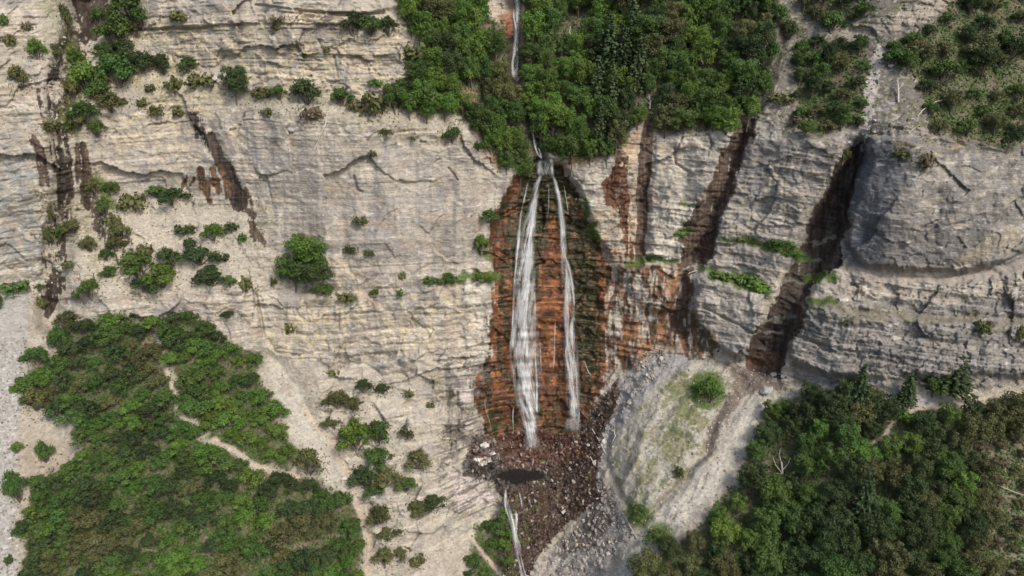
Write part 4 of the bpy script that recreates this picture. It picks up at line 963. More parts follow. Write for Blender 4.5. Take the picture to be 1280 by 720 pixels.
('tuft','olive',538,506,12,12,'tiny grey tuft further right on the slab'),
('shrub','olive',475,645,34,34,'olive bush at the top of the lower chain on the pale slope'),
('tuft','dark',497,664,14,12,'small dark tuft right of the lower chain'),
('shrub','olive',484,668,26,26,'brownish bush in the middle of the lower chain'),
('shrub','olive',480,694,28,28,'olive bush low in the lower chain on the pale slope'),
('shrub','olive',500,692,26,20,'green brown bush at the right foot of the lower chain'),
('tuft','olive',524,700,22,20,'faint scrub at the bottom of the ribbed slab'),
('shrub','olive',385,578,38,48,'olive bush between the thicket and the pale gully'),
('shrub','bright',888,488,38,42,'round bright green bush on the scree mound right of the falls'),
('shrub','mid',800,640,26,22,'green bush at the lower tip of the scree mound'),
('shrub','mid',822,670,34,20,'low green bush beside the pale chute below the mound'),
('tuft','olive',848,590,16,16,'small olive bush low on the scree mound'),
('shrub','mid',985,512,36,26,'green bush at the top of the pale gravel chute'),
('shrub','mid',972,305,44,18,'green bush on the ledge between the gullies'),
('shrub','bright',992,317,26,14,'bright cushion at the right end of the ledge between the gullies'),
('tuft','mid',930,349,34,14,'green grassy clump on the ledge right of the second gully'),
('tuft','bright',950,358,30,14,'bright grassy clump at the end of the ledge right of the second gully'),
('tuft','mid',902,345,26,10,'low grassy clump at the start of the ledge right of the second gully'),
('fir','fir',1072,492,34,62,'pointed conifer under the ledges at the left of the conifer row'),
('fir','fir',1052,505,24,44,'smaller pointed conifer left of the conifer row'),
('fir','fir',1132,488,22,42,'slim conifer in the middle of the row under the ledges'),
('fir','fir',1188,470,38,52,'broad light conifer at the right of the row under the ledges'),
('tree','mid',1165,485,36,34,'round green tree left of the broad conifer under the ledges'),
('tuft','bright',1134,520,26,16,'small bright bush on the shady path under the conifers'),
('tuft','olive',1229,408,24,22,'olive bush on the narrow ledge at the right'),
('tuft','olive',1275,416,16,24,'olive bush on the narrow ledge cut off by the right edge'),
('tuft','olive',1058,404,10,12,'tiny tuft on the knobbly lower ledge'),
('shrub','mid',970,22,30,30,'green bush beside the top of the second gully'),
('shrub','mid',962,68,28,34,'green bush on the left bank of the second gully'),
('shrub','dark',985,38,24,30,'dark green bush right of the second gully near the top'),
('shrub','olive',1053,195,22,24,'olive bush at the lip of the main dark gully'),
('tuft','dry',1155,200,22,26,'straw coloured bush on the brow of the bulging rock'),
('tuft','olive',1128,192,22,16,'olive scrub on the brow of the bulging rock nearer the gully'),
('tuft','olive',975,122,30,14,'olive scrub on the pale slab right of the second gully'),
('tuft','dry',1000,150,28,18,'dry scrub at the foot of the bush slope above the grey wall'),
('shrub','mid',1118,72,36,24,'green bush at the right of the upper debris chute'),
('shrub','mid',1180,88,40,34,'light green bush in the middle of the shady upper right slope'),
]
rs = random.Random(99)
for f_, k_, u_, v_, w_, h_, lab in SINGLE:
    grp = 'plants on the cliff and its ledges'
    plant(f_, k_, u_, v_, w_ * 1.15, h_ * 1.1, lab, grp, rs)
print('PLANTS', NPLANT)

# ---------------- undergrowth and ledge grass (uncountable)
def cover(name, masks, n, size, mat, seed, h=.35):
    rng = np.random.default_rng(seed)
    prob = masks[:, :]; uu = rng.uniform(-50, 1330, n * 6); vv = rng.uniform(-45, 765, n * 6)
    ii = np.searchsorted(UA, uu).clip(1, NU - 1); jj = np.searchsorted(VA, vv).clip(1, NV - 1)
    ok = rng.random(len(uu)) < prob[jj, ii]; ii, jj = ii[ok][:n], jj[ok][:n]
    P = np.stack([PX[jj, ii], PY[jj, ii], PZ[jj, ii]], 1) + rng.normal(size=(len(ii), 3)) * [.25, .1, .05] + [0, -.12, h * .4]
    Nn = np.tile([0, -.6, .8], (len(P), 1)) + rng.normal(size=(len(P), 3)) * .5
    co, F = leaves(P, Nn, size, rng); t = np.repeat(rng.random(len(P)), 4)
    me = np_mesh(name, co, F, mat, np.stack([t, t, t], 1), smooth=False)
    o = bpy.data.objects.new(name, me); link(o); tag(o, kind='stuff'); return o
patch = sm(-.25, .25, fbm(X / 5, Y / 5, Z / 5, 3, 501))
fs = fs * (1 - sm(0, .3, pathm))
cover('undergrowth', fs * (.25 + .75 * patch), 60000, .62, LM['mid'], 1, .6)
cover('undergrowth', fs * (1 - patch) * .7, 26000, .55, LM['mid'], 2, .6)
cover('ledge_grass', np.clip(greenm, 0, 1), 16000, .3, LM['bright'], 3)
moundg = mound * sm(-.05, .4, fbm(X / 5, Y / 5, Z / 5, 3, 81) + 0.6 * ell(860, 520, 38, 62) + .3 * ell(830, 580, 50, 50) - .2)
band = np.zeros_like(R)
for f_, k_, u_, v_, w_, h_, lab in SINGLE:
    if f_ in ('shrub', 'tuft') and w_ > 11:
        j0, j1 = np.searchsorted(VA, (v_ - h_, v_ + h_ * 1.2)); i0_, i1_ = np.searchsorted(UA, (u_ - w_ * 1.4, u_ + w_ * 1.4))
        e_ = .75 * (1 - sm(.45, 1.15, np.hypot((U[j0:j1, i0_:i1_] - u_) / (w_ * .95), (V[j0:j1, i0_:i1_] - v_ - h_ * .15) / (h_ * .62))))
        band[j0:j1, i0_:i1_] = np.maximum(band[j0:j1, i0_:i1_], e_ * sm(-.25, .15, fbm(X[j0:j1, i0_:i1_] / 1.6, Y[j0:j1, i0_:i1_] / 1.6, Z[j0:j1, i0_:i1_] / 1.6, 2, 513)))
for p_, k_ in (([(100,130,16),(170,118,20),(235,100,14),(300,128,9),(400,130,18),(480,140,16),(560,155,10)], .5), ([(85,-60,12),(84,20,9),(88,60,10),(100,110,14),(92,150,14),(60,160,10)], .9), ([(130,-20,8),(150,30,10),(135,90,12),(120,130,14)], .8),
               ([(60,240,20),(100,270,26),(140,330,26),(190,330,30)], .4), ([(330,260,14),(325,300,12)], .5), ([(-60,80,20),(20,100,20)], .3), ([(540,80,16),(580,120,20),(560,170,14)], .9), ([(400,500,14),(455,500,20),(470,580,26),(520,600,16)], .5), ([(475,640,16),(490,700,18)], .5),
               ([(1040,180,10),(1130,182,10),(1200,184,8),(1280,182,8)], .6), ([(1040,380,6),(1100,396,7),(1180,398,6),(1290,405,7)], .4), ([(545,470,8),(565,500,9),(580,520,7)], .8), ([(555,545,6),(590,590,9)], .5), ([(915,302,4),(1010,316,8)], .8), ([(690,205,5),(770,192,6)], .8)):
    band = np.maximum(band, k_ * stroke(p_, 8, WD) * sm(-.1, .35, fbm(X / 2.5, Y / 2.5, Z / 2.5, 3, 511)))
cover('scrub_cover', np.clip(band + .4 * rt * (1 - fs) * patch, 0, 1), 26000, .42, LM['olive'], 5, .4)
cover('dry_scrub', np.clip(band * .7 + .4 * rt * (1 - fs), 0, 1), 9000, .38, LM['dry'], 6, .3)
spots = np.clip(mound + .35 * poly(FAN, 4) + .4 * poly([(-50,420),(38,420),(15,600),(25,760),(-50,760)], 5) + .4 * poly(P_BEN, 8) + .3 * slab, 0, 1) * sm(.22, .34, fbm(X / 1.6, Y / 1.6, Z / 1.6, 2, 512) + .1 * n2)
cover('grass_tufts', spots, 9000, .30, LM['olive'], 7, .2)
cover('dry_grass', np.clip(moundg * .6 + .5 * rt * (1 - fs) * patch, 0, 1), 9000, .28, LM['olive'], 4, .15)

# ------------------------------------------------------------------ falling water
def water_mat(name, thr, gain, base):
    m, N, L, b = new_mat(name)
    b.inputs['Base Color'].default_value = (.70, .71, .70, 1); b.inputs['Roughness'].default_value = .45
    at = N.new('ShaderNodeVertexColor'); at.layer_name = 'Col'      # r across 0..1, g metres across, b metres down
    sp = N.new('ShaderNodeSeparateColor'); L.new(at.outputs[0], sp.inputs[0])
    cb = N.new('ShaderNodeCombineXYZ')
    def mth(op, a, v, c=None):
        n = N.new('ShaderNodeMath'); n.operation = op
        for i, q in enumerate((a, v)):
            if q is None: continue
            if isinstance(q, (int, float)): n.inputs[i].default_value = q
            else: L.new(q, n.inputs[i])
        return n.outputs[0]
    L.new(mth('MULTIPLY', sp.outputs[1], 1.15), cb.inputs[0]); L.new(mth('MULTIPLY', sp.outputs[2], .12), cb.inputs[1])
    n1_ = N.new('ShaderNodeTexNoise'); n1_.inputs['Scale'].default_value = 1.0; n1_.inputs['Detail'].default_value = 3.0; n1_.inputs['Roughness'].default_value = .6; n1_.inputs['Distortion'].default_value = .3
    L.new(cb.outputs[0], n1_.inputs['Vector'])
    s = mth('MULTIPLY', mth('SUBTRACT', n1_.outputs[0], thr), gain)
    s = mth('ADD', s, base)
    e = mth('MULTIPLY', mth('SUBTRACT', 1.0, mth('ABSOLUTE', mth('SUBTRACT', mth('MULTIPLY', sp.outputs[0], 2.0), 1.0), None)), 1.2)
    cl = N.new('ShaderNodeClamp'); L.new(e, cl.inputs[0]); c2 = N.new('ShaderNodeClamp'); L.new(s, c2.inputs[0]); c2.inputs[2].default_value = .9
    fa = N.new('ShaderNodeAttribute'); fa.attribute_name = 'fade'
    L.new(mth('MULTIPLY', mth('MULTIPLY', cl.outputs[0], c2.outputs[0]), fa.outputs['Fac']), b.inputs['Alpha'])
    return m
WV = water_mat('veil_water', .5, 2.4, .30); WSR = water_mat('strand_water', .5, 2.3, .36); WT = water_mat('trickle_water', .5, 2.0, .38); WF = water_mat('foam', .5, .8, .28)
def ribbon(name, pts, mat, parent, lift=.7, bow=.35, nacross=9):
    """pts: (u, v, half width in photo pixels) down the middle of a falling sheet"""
    P, n = [], 0
    seg_ = []
    for a, b in zip(pts[:-1], pts[1:]):
        k = max(2, int(math.hypot(b[0] - a[0], b[1] - a[1]) / 2.5))
        for i in range(k): t = i / k; seg_.append([a[j] + (b[j] - a[j]) * t for j in range(3)])
    seg_.append(list(pts[-1]))
    seg_ = np.array(seg_)
    if len(seg_) > 9:
        ke = np.ones(5) / 5
        for j in range(3): seg_[:, j] = np.convolve(np.pad(seg_[:, j], 2, 'edge'), ke, 'valid')
    co, cc, ln, off = [], [], 0.0, random.random() * 50
    prev = None; ctr = [surf(q[0], q[1]) for q in seg_]
    dist = [(Vector(CAM) - c).length for c in ctr]
    # a falling sheet leaves the rock and hangs straight: never further back than the rock just above it
    hang = list(dist)
    for i in range(1, len(hang)): hang[i] = min(hang[i], hang[i - 1] + .08)
    for i, q in enumerate(seg_):
        c = ctr[i]
        if prev is not None: ln += (c - prev).length
        prev = c; wm = q[2] * 2 * mpp(c)
        for j in range(nacross):
            t = j / (nacross - 1)
            uu = q[0] + (2 * t - 1) * q[2]
            s0 = surf(uu, q[1]); d = (Vector(CAM) - s0); L0 = d.length
            target = min(L0 - lift * .4, max(hang[i], L0 - 2.6) - lift) - bow * (1 - (2 * t - 1) ** 2)
            p = Vector(CAM) - d * (target / L0)
            co.append(tuple(p)); cc.append((t, t * wm + off, ln))
    n = len(seg_)
    F = np.array([(i * nacross + j, (i + 1) * nacross + j, (i + 1) * nacross + j + 1, i * nacross + j + 1) for i in range(n - 1) for j in range(nacross - 1)])
    lens = np.array(cc)[:, 2]; fade = sm(0, min(2.5, ln * .3), lens) * (1 - sm(ln - min(2.5, ln * .3), ln + .3, lens)) if name != 'sheet' else lens * 0 + 1
    me = np_mesh(name, np.array(co), F, mat, np.array(cc), {'fade': fade}); o = bpy.data.objects.new(name, me); link(o); o.parent = parent
    return o
def fall(name, u, v, label, cat):
    e = bpy.data.objects.new(name, None); link(e); p = surf(u, v); e.location = p; tag(e, label, cat, None); return e
def put(o, e): o.matrix_parent_inverse = Matrix.Translation(-e.location)
def falls(name, label, cat, base, veils, strands):
    e = fall(name, base[0], base[1], label, cat)
    for p_ in veils: put(ribbon('veil', p_, WV, e, .6, .5, 13), e)
    for p_ in strands: put(ribbon('strand', p_, WSR, e, .95, .12, 5), e)
    return e
falls('waterfall', 'wider left strand of the double waterfall, white veil over orange rock', 'waterfall', (664, 556),
    [[(678,216,3),(670,232,4),(664,262,6),(658,300,10),(656,350,15),(656,400,19),(656,450,21),(659,500,17),(664,535,11),(665,556,6)],
     [(674,222,3),(667,262,5),(661,320,8),(657,380,10),(656,440,13),(661,500,10),(665,552,5)]],
    [[(677,216,2.0),(670,235,2.6),(666,262,4.2),(663,290,5.5),(661,320,5.5),(657,350,4.5),(655,372,5),(654,400,6.5),(656,430,7)],
     [(661,222,1.4),(655,250,1.4),(650,275,1.8),(647,310,1.8),(643,350,1.4),(641,400,1.4),(637,440,1.8)],
     [(668,360,1.5),(669,400,1.4),(669,440,1.2),(671,480,1.6),(671,520,1.8)],
     [(640,455,3),(643,475,2),(645,495,2),(651,512,2.6),(657,530,3),(661,556,2.6)],
     [(656,455,4),(661,480,4),(663,510,4.5),(665,540,4),(666,553,3)],
     [(646,380,2.6),(643,410,3.2),(640,440,3)], [(649,282,3),(648,300,3),(645,330,2)], [(652,400,2),(650,430,2.4),(653,460,3),(656,500,2)]])
falls('waterfall', 'narrower right strand of the double waterfall, kinked over a ledge', 'waterfall', (717, 533),
    [[(690,217,3),(697,240,4),(702,270,5),(704,312,5),(708,340,8),(711,380,8),(713,430,10),(716,480,10),(717,530,7)]],
    [[(689,216,2),(695,228,2.2),(699,250,2.6),(702,280,2.8),(703,310,3),(706,330,3),(709,350,3.4),(709,375,4),(708,400,3.6),(710,425,3.6),(713,445,2.6),(716,490,2.4),(714,530,1.6)],
     [(706,318,2),(713,340,2.2),(716,360,2.2),(718,385,1.4)], [(711,420,1.6),(707,440,1.6),(712,470,2.2),(714,500,2)], [(719,460,1.4),(722,490,1.4),(724,520,1.6),(722,533,2)]])
falls('waterfall', 'short broad sheet spilling over the lip between the wood and the drop', 'waterfall', (681, 217),
    [[(681,197,10),(681,205,11),(681,213,12),(681,222,11)]], [[(676,198,4),(674,208,4),(675,222,4)], [(688,198,4),(689,210,4),(690,222,3.5)]])
falls('cascade', 'white brook tumbling in steps through the wood above the falls', 'cascade', (643, 100),
    [[(650,-40,5),(646,0,5),(646,30,4),(644,60,4),(643,100,5)]],
    [[(648,-40,2),(644,-5,2),(648,12,2),(644,30,2),(645,50,2),(643,66,2.4),(640,80,2),(642,100,2.4)], [(642,6,1.6),(642,22,1.4),(646,40,1.4),(647,75,1.6),(646,98,1.4)]])
falls('cascade', 'last little white steps of the brook under the trees just above the lip', 'cascade', (675, 200),
    [[(664,158,3),(667,170,3),(669,186,2.4),(676,200,2)]], [[(664,160,1.6),(667,170,1.6),(668,180,1.4)], [(672,184,1.4),(675,190,1.4),(677,199,1.8)]])
falls('cascade', 'foaming white runs of water below the dark pool', 'cascade', (655, 745),
    [[(632,606,1.5),(633,625,2.5),(637,640,3),(642,655,4),(644,675,4),(648,695,3.5),(655,730,3),(660,765,3)]],
    [[(633,607,1.6),(631,618,1.8),(632,635,2),(637,650,1.6),(640,665,1.6)], [(644,634,1.6),(646,650,2),(644,668,2.2),(650,682,1.6),(652,700,1.5),(658,722,1.6),(663,750,1.6)], [(648,612,1),(652,628,1.2),(652,636,1.2)], [(659,612,.9),(662,628,1),(665,634,1)]])
for pts, lab in (([(675,420,.7),(676,450,1.0),(677,480,.7)], 'thin left trickle down the orange rock between the two white strands'),
                 ([(694,400,.7),(693,440,1.0),(692,464,.9)], 'thin right trickle down the orange rock between the two white strands'),
                 ([(605,496,.9),(607,512,1.0),(613,530,1.0),(616,560,.9)], 'thin bent trickle at the far left foot of the orange wall'),
                 ([(642,505,.8),(641,520,.8),(642,545,.7)], 'thin trickle on orange rock just left of the main plunge'),
                 ([(686,228,.8),(686,250,.8),(685,272,.6)], 'faint trickle under the lip between the two strands'),
                 ([(704,226,1.0),(708,250,1.0),(711,270,.7)], 'faint trickle right of the right strand just under the lip'),
                 ([(730,448,1.2),(733,460,1.2),(737,468,1.2),(742,473,1.3)], 'short bent white trickle right of the right strand'),
                 ([(667,570,1.0),(666,580,1.4),(662,587,1.6)], 'small white spout running into the dark pool')):
    o = ribbon('trickle', [(q[0], q[1], q[2] * .75) for q in pts], WT, None, .35, .05, 4); tag(o, lab, 'trickle')
# spray splashing where the strands land
for u, v, w_, lab in ((665,557,9,'white splash at the foot of the left strand'), (716,535,9,'white splash at the foot of the right strand')):
    o = ribbon('splash', [(u, v - 14, w_ * .8), (u, v - 7, w_ * 1.2), (u, v, w_ * 1.3), (u + 1, v + 5, w_ * 1.1)], WF, None, 1.3, .5, 9); tag(o, lab, 'splash')
# pool
wm_, N, L, b = new_mat('dark_pool_water')
b.inputs['Base Color'].default_value = (.022, .02, .018, 1); b.inputs['Roughness'].default_value = .12
nz = N.new('ShaderNodeTexNoise'); nz.inputs['Scale'].default_value = 2.2; bp = N.new('ShaderNodeBump'); bp.inputs['Strength'].default_value = .25
L.new(nz.outputs[0], bp.inputs['Height']); L.new(bp.outputs[0], b.inputs['Normal'])
pp = []
for i in range(len(POOL)):
    a, c = POOL[i], POOL[(i + 1) % len(POOL)]
    for t in (0, .33, .66):
        u = a[0] + (c[0] - a[0]) * t + random.uniform(-1.5, 1.5); v = a[1] + (c[1] - a[1]) * t + random.uniform(-1.1, 1.1)
        k_ = (zp + .06 - CAM[2]) / ((360 - v) / HF * cth - sth)
        pp.append((CAM[0] + (u - 640) / HF * k_, CAM[1] + ((360 - v) / HF * sth + cth) * k_, zp + .06))
me = bpy.data.meshes.new('pool'); me.from_pydata(pp, [], [tuple(range(len(pp)))]); me.materials.append(wm_)
o = bpy.data.objects.new('pool', me); link(o); tag(o, kind='structure')

# ------------------------------------------------------------------ stones
def ico():
    t = (1 + 5 ** .5) / 2
    v = np.array([(-1,t,0),(1,t,0),(-1,-t,0),(1,-t,0),(0,-1,t),(0,1,t),(0,-1,-t),(0,1,-t),(t,0,-1),(t,0,1),(-t,0,-1),(-t,0,1)], float); v /= np.linalg.norm(v[0])
    f = np.array([(0,11,5),(0,5,1),(0,1,7),(0,7,10),(0,10,11),(1,5,9),(5,11,4),(11,10,2),(10,7,6),(7,1,8),(3,9,4),(3,4,2),(3,2,6),(3,6,8),(3,8,9),(4,9,5),(2,4,11),(6,2,10),(8,6,7),(9,8,1)])
    return v, f
IV, IF = ico()
def stones(name, prob, n, smin, smax, seed, colf):
    rng = np.random.default_rng(seed)
    uu = rng.uniform(-50, 1330, n * 30); vv = rng.uniform(-45, 765, n * 30)
    ii = np.searchsorted(UA, uu).clip(1, NU - 1); jj = np.searchsorted(VA, vv).clip(1, NV - 1)
    ok = rng.random(len(uu)) < prob[jj, ii]; ii, jj = ii[ok][:n], jj[ok][:n]; n = len(ii)
    P = np.stack([PX[jj, ii], PY[jj, ii], PZ[jj, ii]], 1) + rng.normal(size=(n, 3)) * [.12, .03, .03]
    s = smin + (smax - smin) * rng.random(n) ** 3.5
    sc = s[:, None] * rng.uniform(.55, 1.3, (n, 3)) * [1, 1, .7]
    a = rng.uniform(0, 6.28, n); ca, sa = np.cos(a), np.sin(a)
    V_ = IV[None] * rng.uniform(.75, 1.2, (n, 12, 1)) * sc[:, None, :]
    x = V_[..., 0] * ca[:, None] - V_[..., 2] * sa[:, None]; z = V_[..., 0] * sa[:, None] + V_[..., 2] * ca[:, None]
    V_ = np.stack([x, V_[..., 1], z], -1) + P[:, None]
    F = (IF[None] + 12 * np.arange(n)[:, None, None]).reshape(-1, 3)
    c = np.repeat(colf(jj, ii, rng), 12, 0)
    me = np_mesh(name, V_.reshape(-1, 3), F, GM, c, {'wet': np.repeat(WET[jj, ii], 12)}, smooth=False)
    o = bpy.data.objects.new(name, me); link(o); tag(o, kind='stuff')
def c_wet(jj, ii, rng):
    c = COL[jj, ii] * rng.uniform(.4, 2.0, (len(jj), 1)); pale = rng.random(len(jj)) < .06
    c[pale] = np.array([.30, .26, .22]) * rng.uniform(.6, 1.3, (pale.sum(), 1)); return c
def c_dry(jj, ii, rng):
    return np.clip(np.array([.36, .33, .29]) * rng.uniform(.5, 1.35, (len(jj), 1)) * rng.uniform(.95, 1.05, (len(jj), 3)), 0, .7)
dry_pool = 1 - poly(POOL, 4)
stones('rubble', w1 * .9 * dry_pool, 15000, .1, .72, 11, c_wet)
stones('rubble', np.clip(rub - w1, 0, 1) * .6, 9500, .1, .75, 12, c_dry)
stones('rubble', dry_pool * np.clip(lowm * (1 - fs) * (1 - slab) * (1 - rub) * .25 + .25 * poly(P_BEN, 8), 0, 1) * (1 - w1), 5000, .08, .4, 16, c_dry)
chute = np.maximum(stroke([(1092,70,6),(1090,110,9),(1088,160,7),(1080,190,7)], 3), 0)
stones('rubble', chute, 900, .2, .75, 13, c_dry)
lg = np.maximum(stroke([(80,60,14),(74,110,20),(82,160,12)], 6), stroke([(85,270,14),(72,320,14),(62,350,10)], 6) * .7)
stones('rubble', lg, 1500, .15, .55, 14, lambda jj, ii, rng: np.where(rng.random((len(jj), 1)) < .5, c_dry(jj, ii, rng), c_dry(jj, ii, rng) * .3))
stones('rubble', np.clip(poly([(-50,420),(38,420),(15,600),(25,760),(-50,760)], 5) + .6 * poly([(905,455),(985,470),(930,500),(890,560),(880,560)], 5) + .25 * fan + .3 * stroke([(130,250,10),(145,290,12)], 5), 0, 1), 4200, .1, .38, 15, c_dry)

def boulder_mesh(seed):
    rng = np.random.default_rng(seed); import bmesh
    bm = bmesh.new(); bmesh.ops.create_icosphere(bm, subdivisions=3, radius=1)
    pl = [(Vector(rng.normal(size=3)).normalized(), rng.uniform(.55, .85)) for _ in range(9)]
    for v in bm.verts:
        for n_, d_ in pl:
            e = v.co.dot(n_) - d_
            if e > 0: v.co -= n_ * e
        v.co *= 1 + .03 * rng.normal()
    me = bpy.data.meshes.new('boulder'); bm.to_mesh(me); bm.free(); return me
def bmat(name, c): 
    return simple_mat(name, c, .9, .3, 2.5)
BM = {'pale': bmat('pale_stone', (.50,.46,.41)), 'brown': bmat('brown_stone', (.10,.07,.05)), 'grey': bmat('grey_stone', (.33,.32,.31))}
BMS = {k: [] for k in BM}
for i, k in enumerate(list(BM) * 3):
    me = boulder_mesh(200 + i); me.materials.append(BM[k]); BMS[k].append(me)
def boulder(u, v, w_, h_, k, label, group):
    o = bpy.data.objects.new('boulder', random.choice(BMS[k])); link(o); p = surf(u, v); m_ = mpp(p)
    o.location = p + Vector((0, -.1, 0)); o.scale = (w_ * m_ * .6, w_ * m_ * .5, h_ * m_ * .62); o.rotation_euler = (random.uniform(-.3,.3), random.uniform(-.3,.3), random.uniform(-.5, .5))
    tag(o, label, 'boulder', group)
G_B = 'loose boulders on the slopes'
for a in [(765,528,6,12,'grey','tall grey slab of stone standing on the rubble right of the falls'), (756,552,7,9,'pale','pale stone at the top end of the longer log by the falls'),
          (744,578,6,7,'pale','pale stone between the two crossed logs and the gravel'), (736,556,5,5,'pale','pale stone on the dark rubble left of the longer log'),
          (1114,82,7,5,'pale','pale boulder among bushes right of the upper debris chute'), (1203,84,8,5,'pale','white stone on the shady upper right slope'),
          (1207,88,5,4,'grey','smaller grey stone beside the white one on the upper right slope'), (940,88,6,6,'pale','white stone at the bank of the second gully'),
          (970,548,7,7,'pale','white stone at the edge of the gravel chute by the lower right wood'), (968,468,9,5,'pale','pale stone lying in the foot of the main dark gully'),
          (979,470,6,5,'grey','grey stone next to the pale one at the foot of the main gully'), (958,487,16,8,'grey','greenish grey slab lying below the main gully foot'),
          (1054,375,11,8,'pale','pale boulder on the green ledge right of the main gully'), (125,414,9,6,'pale','white boulder poking out of the top of the left thicket'),
          (130,405,4,4,'pale','tiny white stone above the white boulder in the thicket'), (430,597,9,7,'pale','pale block lying in the pale gully of the lower left'),
          (434,604,6,6,'grey','grey block touching the pale block in the lower left gully'), (48,544,3,7,'pale','small white upright stone beside the gravel margin bush'),
          (12,673,6,5,'pale','white stone on the gravel margin near the lower left corner'), (5,632,4,4,'pale','small white stone on the gravel margin at the left edge'),
          (270,98,7,6,'pale','pale stone on the ledge left of the lone dark bush'), (364,162,9,6,'grey','square grey block on the pale wall left of the fallen trunk'),
          (617,566,8,5,'pale','pale slab on the dark ledges left of the plunge'), (606,556,10,5,'pale','bright pale block on the dark ledges at lower left of the orange wall'),
          (1278,630,6,6,'pale','white stone at the right edge in the lower wood'), (700,632,8,4,'brown','brown flat stone in the middle of the wet rubble'),
          (676,563,6,5,'brown','brown stone right beside the foot of the left strand'), (690,600,4,4,'grey','pale stone on the rubble right of the dark pool'),
          (668,602,4,3,'grey','pale stone at the lower rim of the dark pool'), (705,640,6,6,'pale','pale stone low in the wet rubble')]:
    boulder(*a, G_B)

# ------------------------------------------------------------------ dead wood
def wood_piece(name, label, cat, mainpts, branches=(), mat=DEAD, lift=.35, sides=6):
    """main and branch chains in photo points: (u, v, radius in metres[, lift])"""
    def ch(pts): return [(*surf(q[0], q[1], q[3] if len(q) > 3 else lift), q[2]) for q in pts]
    e0 = Vector(ch(mainpts)[0][:3])
    loc = lambda c: [(q[0] - e0.x, q[1] - e0.y, q[2] - e0.z, q[3]) for q in c]
    if not branches:
        o = bpy.data.objects.new(name, tube_mesh(name, [loc(ch(mainpts))], mat, sides)); link(o); o.location = e0; tag(o, label, cat); return
    e = bpy.data.objects.new(name, None); link(e); e.location = e0; tag(e, label, cat)
    t = bpy.data.objects.new('trunk', tube_mesh('trunk', [loc(ch(mainpts))], mat, sides)); link(t); t.parent = e
    for b_ in branches:
        c = bpy.data.objects.new('branch', tube_mesh('branch', [loc(ch(b_))], mat, 5)); link(c); c.parent = e
wood_piece('fallen_tree', 'bleached forked trunk fallen down the pale wall at upper left', 'dead tree',
    [(409,140,.22,.8),(407,155,.2,.7),(401,168,.17,.5),(397,177,.13,.4),(392,190,.09,.4),(387,203,.04,.4)],
    [[(399,172,.1,.5),(394,178,.08,.4),(388,185,.03,.4)], [(408,143,.1,.7),(404,138,.07,.9),(399,136,.03,1.0)], [(409,141,.1,.8),(412,137,.05,1.0)]], DEAD)
wood_piece('log', 'long bleached log leaning on the rubble right of the falls', 'log', [(740,536,.13),(746,546,.15),(752,556,.16),(757,567,.15)])
wood_piece('log', 'bleached log lying the other way on the dark rubble', 'log', [(738,571,.15),(731,578,.14),(724,585,.1)])
wood_piece('log', 'short bleached log meeting the other at a point on the rubble', 'log', [(738,571,.13),(741,577,.12),(745,583,.1)])
wood_piece('log', 'grey log at the lower tip of the scree mound', 'log', [(778,641,.16),(786,655,.18),(796,673,.16)], (), DEADD)
wood_piece('log', 'curved white log on the brow right of the green ledge', 'log', [(857,346,.1),(862,341,.13),(871,338,.13)])
wood_piece('log', 'grey log on the scree below the ridge of the mound', 'log', [(767,537,.12),(769,545,.14),(764,556,.1)], ())
wood_piece('dead_tree', 'bleached snag with a forked top on the slope right of the debris chute', 'dead tree', [(1123,128,.22,.3),(1123,115,.2,1.0),(1122,102,.15,1.6)], [[(1123,112,.1,1.1),(1127,107,.07,1.3),(1130,104,.03,1.5)], [(1123,126,.09,.4),(1128,124,.07,.4),(1133,124,.03,.4)]])
wood_piece('fallen_branch', 'long curved bleached branch on the shady upper right slope', 'branch', [(1147,145,.12,.6),(1153,138,.14,.7),(1162,132,.15,.7),(1170,127,.13,.7),(1183,124,.1,.7)])
wood_piece('fallen_branch', 'short grey branch lying below the curved one on the upper right slope', 'branch', [(1136,166,.12,.5),(1142,161,.1,.5),(1147,157,.06,.5)], (), DEADD)
wood_piece('fallen_branch', 'thin bleached stick low beside the debris chute above the main gully', 'branch', [(1080,178,.12,.5),(1084,170,.12,.5),(1087,165,.07,.5)])
wood_piece('dead_tree', 'thin curved bleached trunk high in the wood right of the brook', 'dead tree', [(715,46,.13,3.2),(712,40,.13,3.6),(713,33,.08,4)])
wood_piece('dead_tree', 'slender pale leaning trunk in the wood above the second gully', 'dead tree', [(879,80,.14,5),(875,69,.14,5.4),(873,60,.07,5.6)])
wood_piece('dead_tree', 'grey dead tree spreading bare limbs at the left of the lower right wood', 'dead tree', [(978,605,.3,.6),(978,590,.26,2.5),(977,578,.2,4)],
    [[(978,592,.12,2.5),(970,582,.1,4),(966,571,.04,5)], [(977,580,.12,4),(974,568,.08,5),(976,560,.03,5.5)], [(978,588,.12,3),(985,580,.08,4),(988,572,.03,5)], [(978,592,.11,2.8),(968,592,.08,3.5),(960,588,.03,4)], [(978,594,.1,2.8),(988,592,.08,3.6),(994,591,.03,4)]], DEADD)
wood_piece('dead_tree', 'tall bleached dead tree in the gap of the lower right wood', 'dead tree', [(1088,594,.26,.5),(1089,580,.22,2),(1091,566,.17,3.4),(1098,556,.06,4.4)],
    [[(1089,578,.1,2.2),(1085,568,.07,3.2),(1086,560,.03,4)], [(1090,570,.1,3.2),(1096,566,.07,3.8),(1103,560,.03,4)]])
wood_piece('fallen_branch', 'long grey branch on the brown slope near the right edge', 'branch', [(1246,606,.1,1),(1258,611,.13,1),(1270,616,.13,1),(1283,620,.1,1)], (), DEADD)
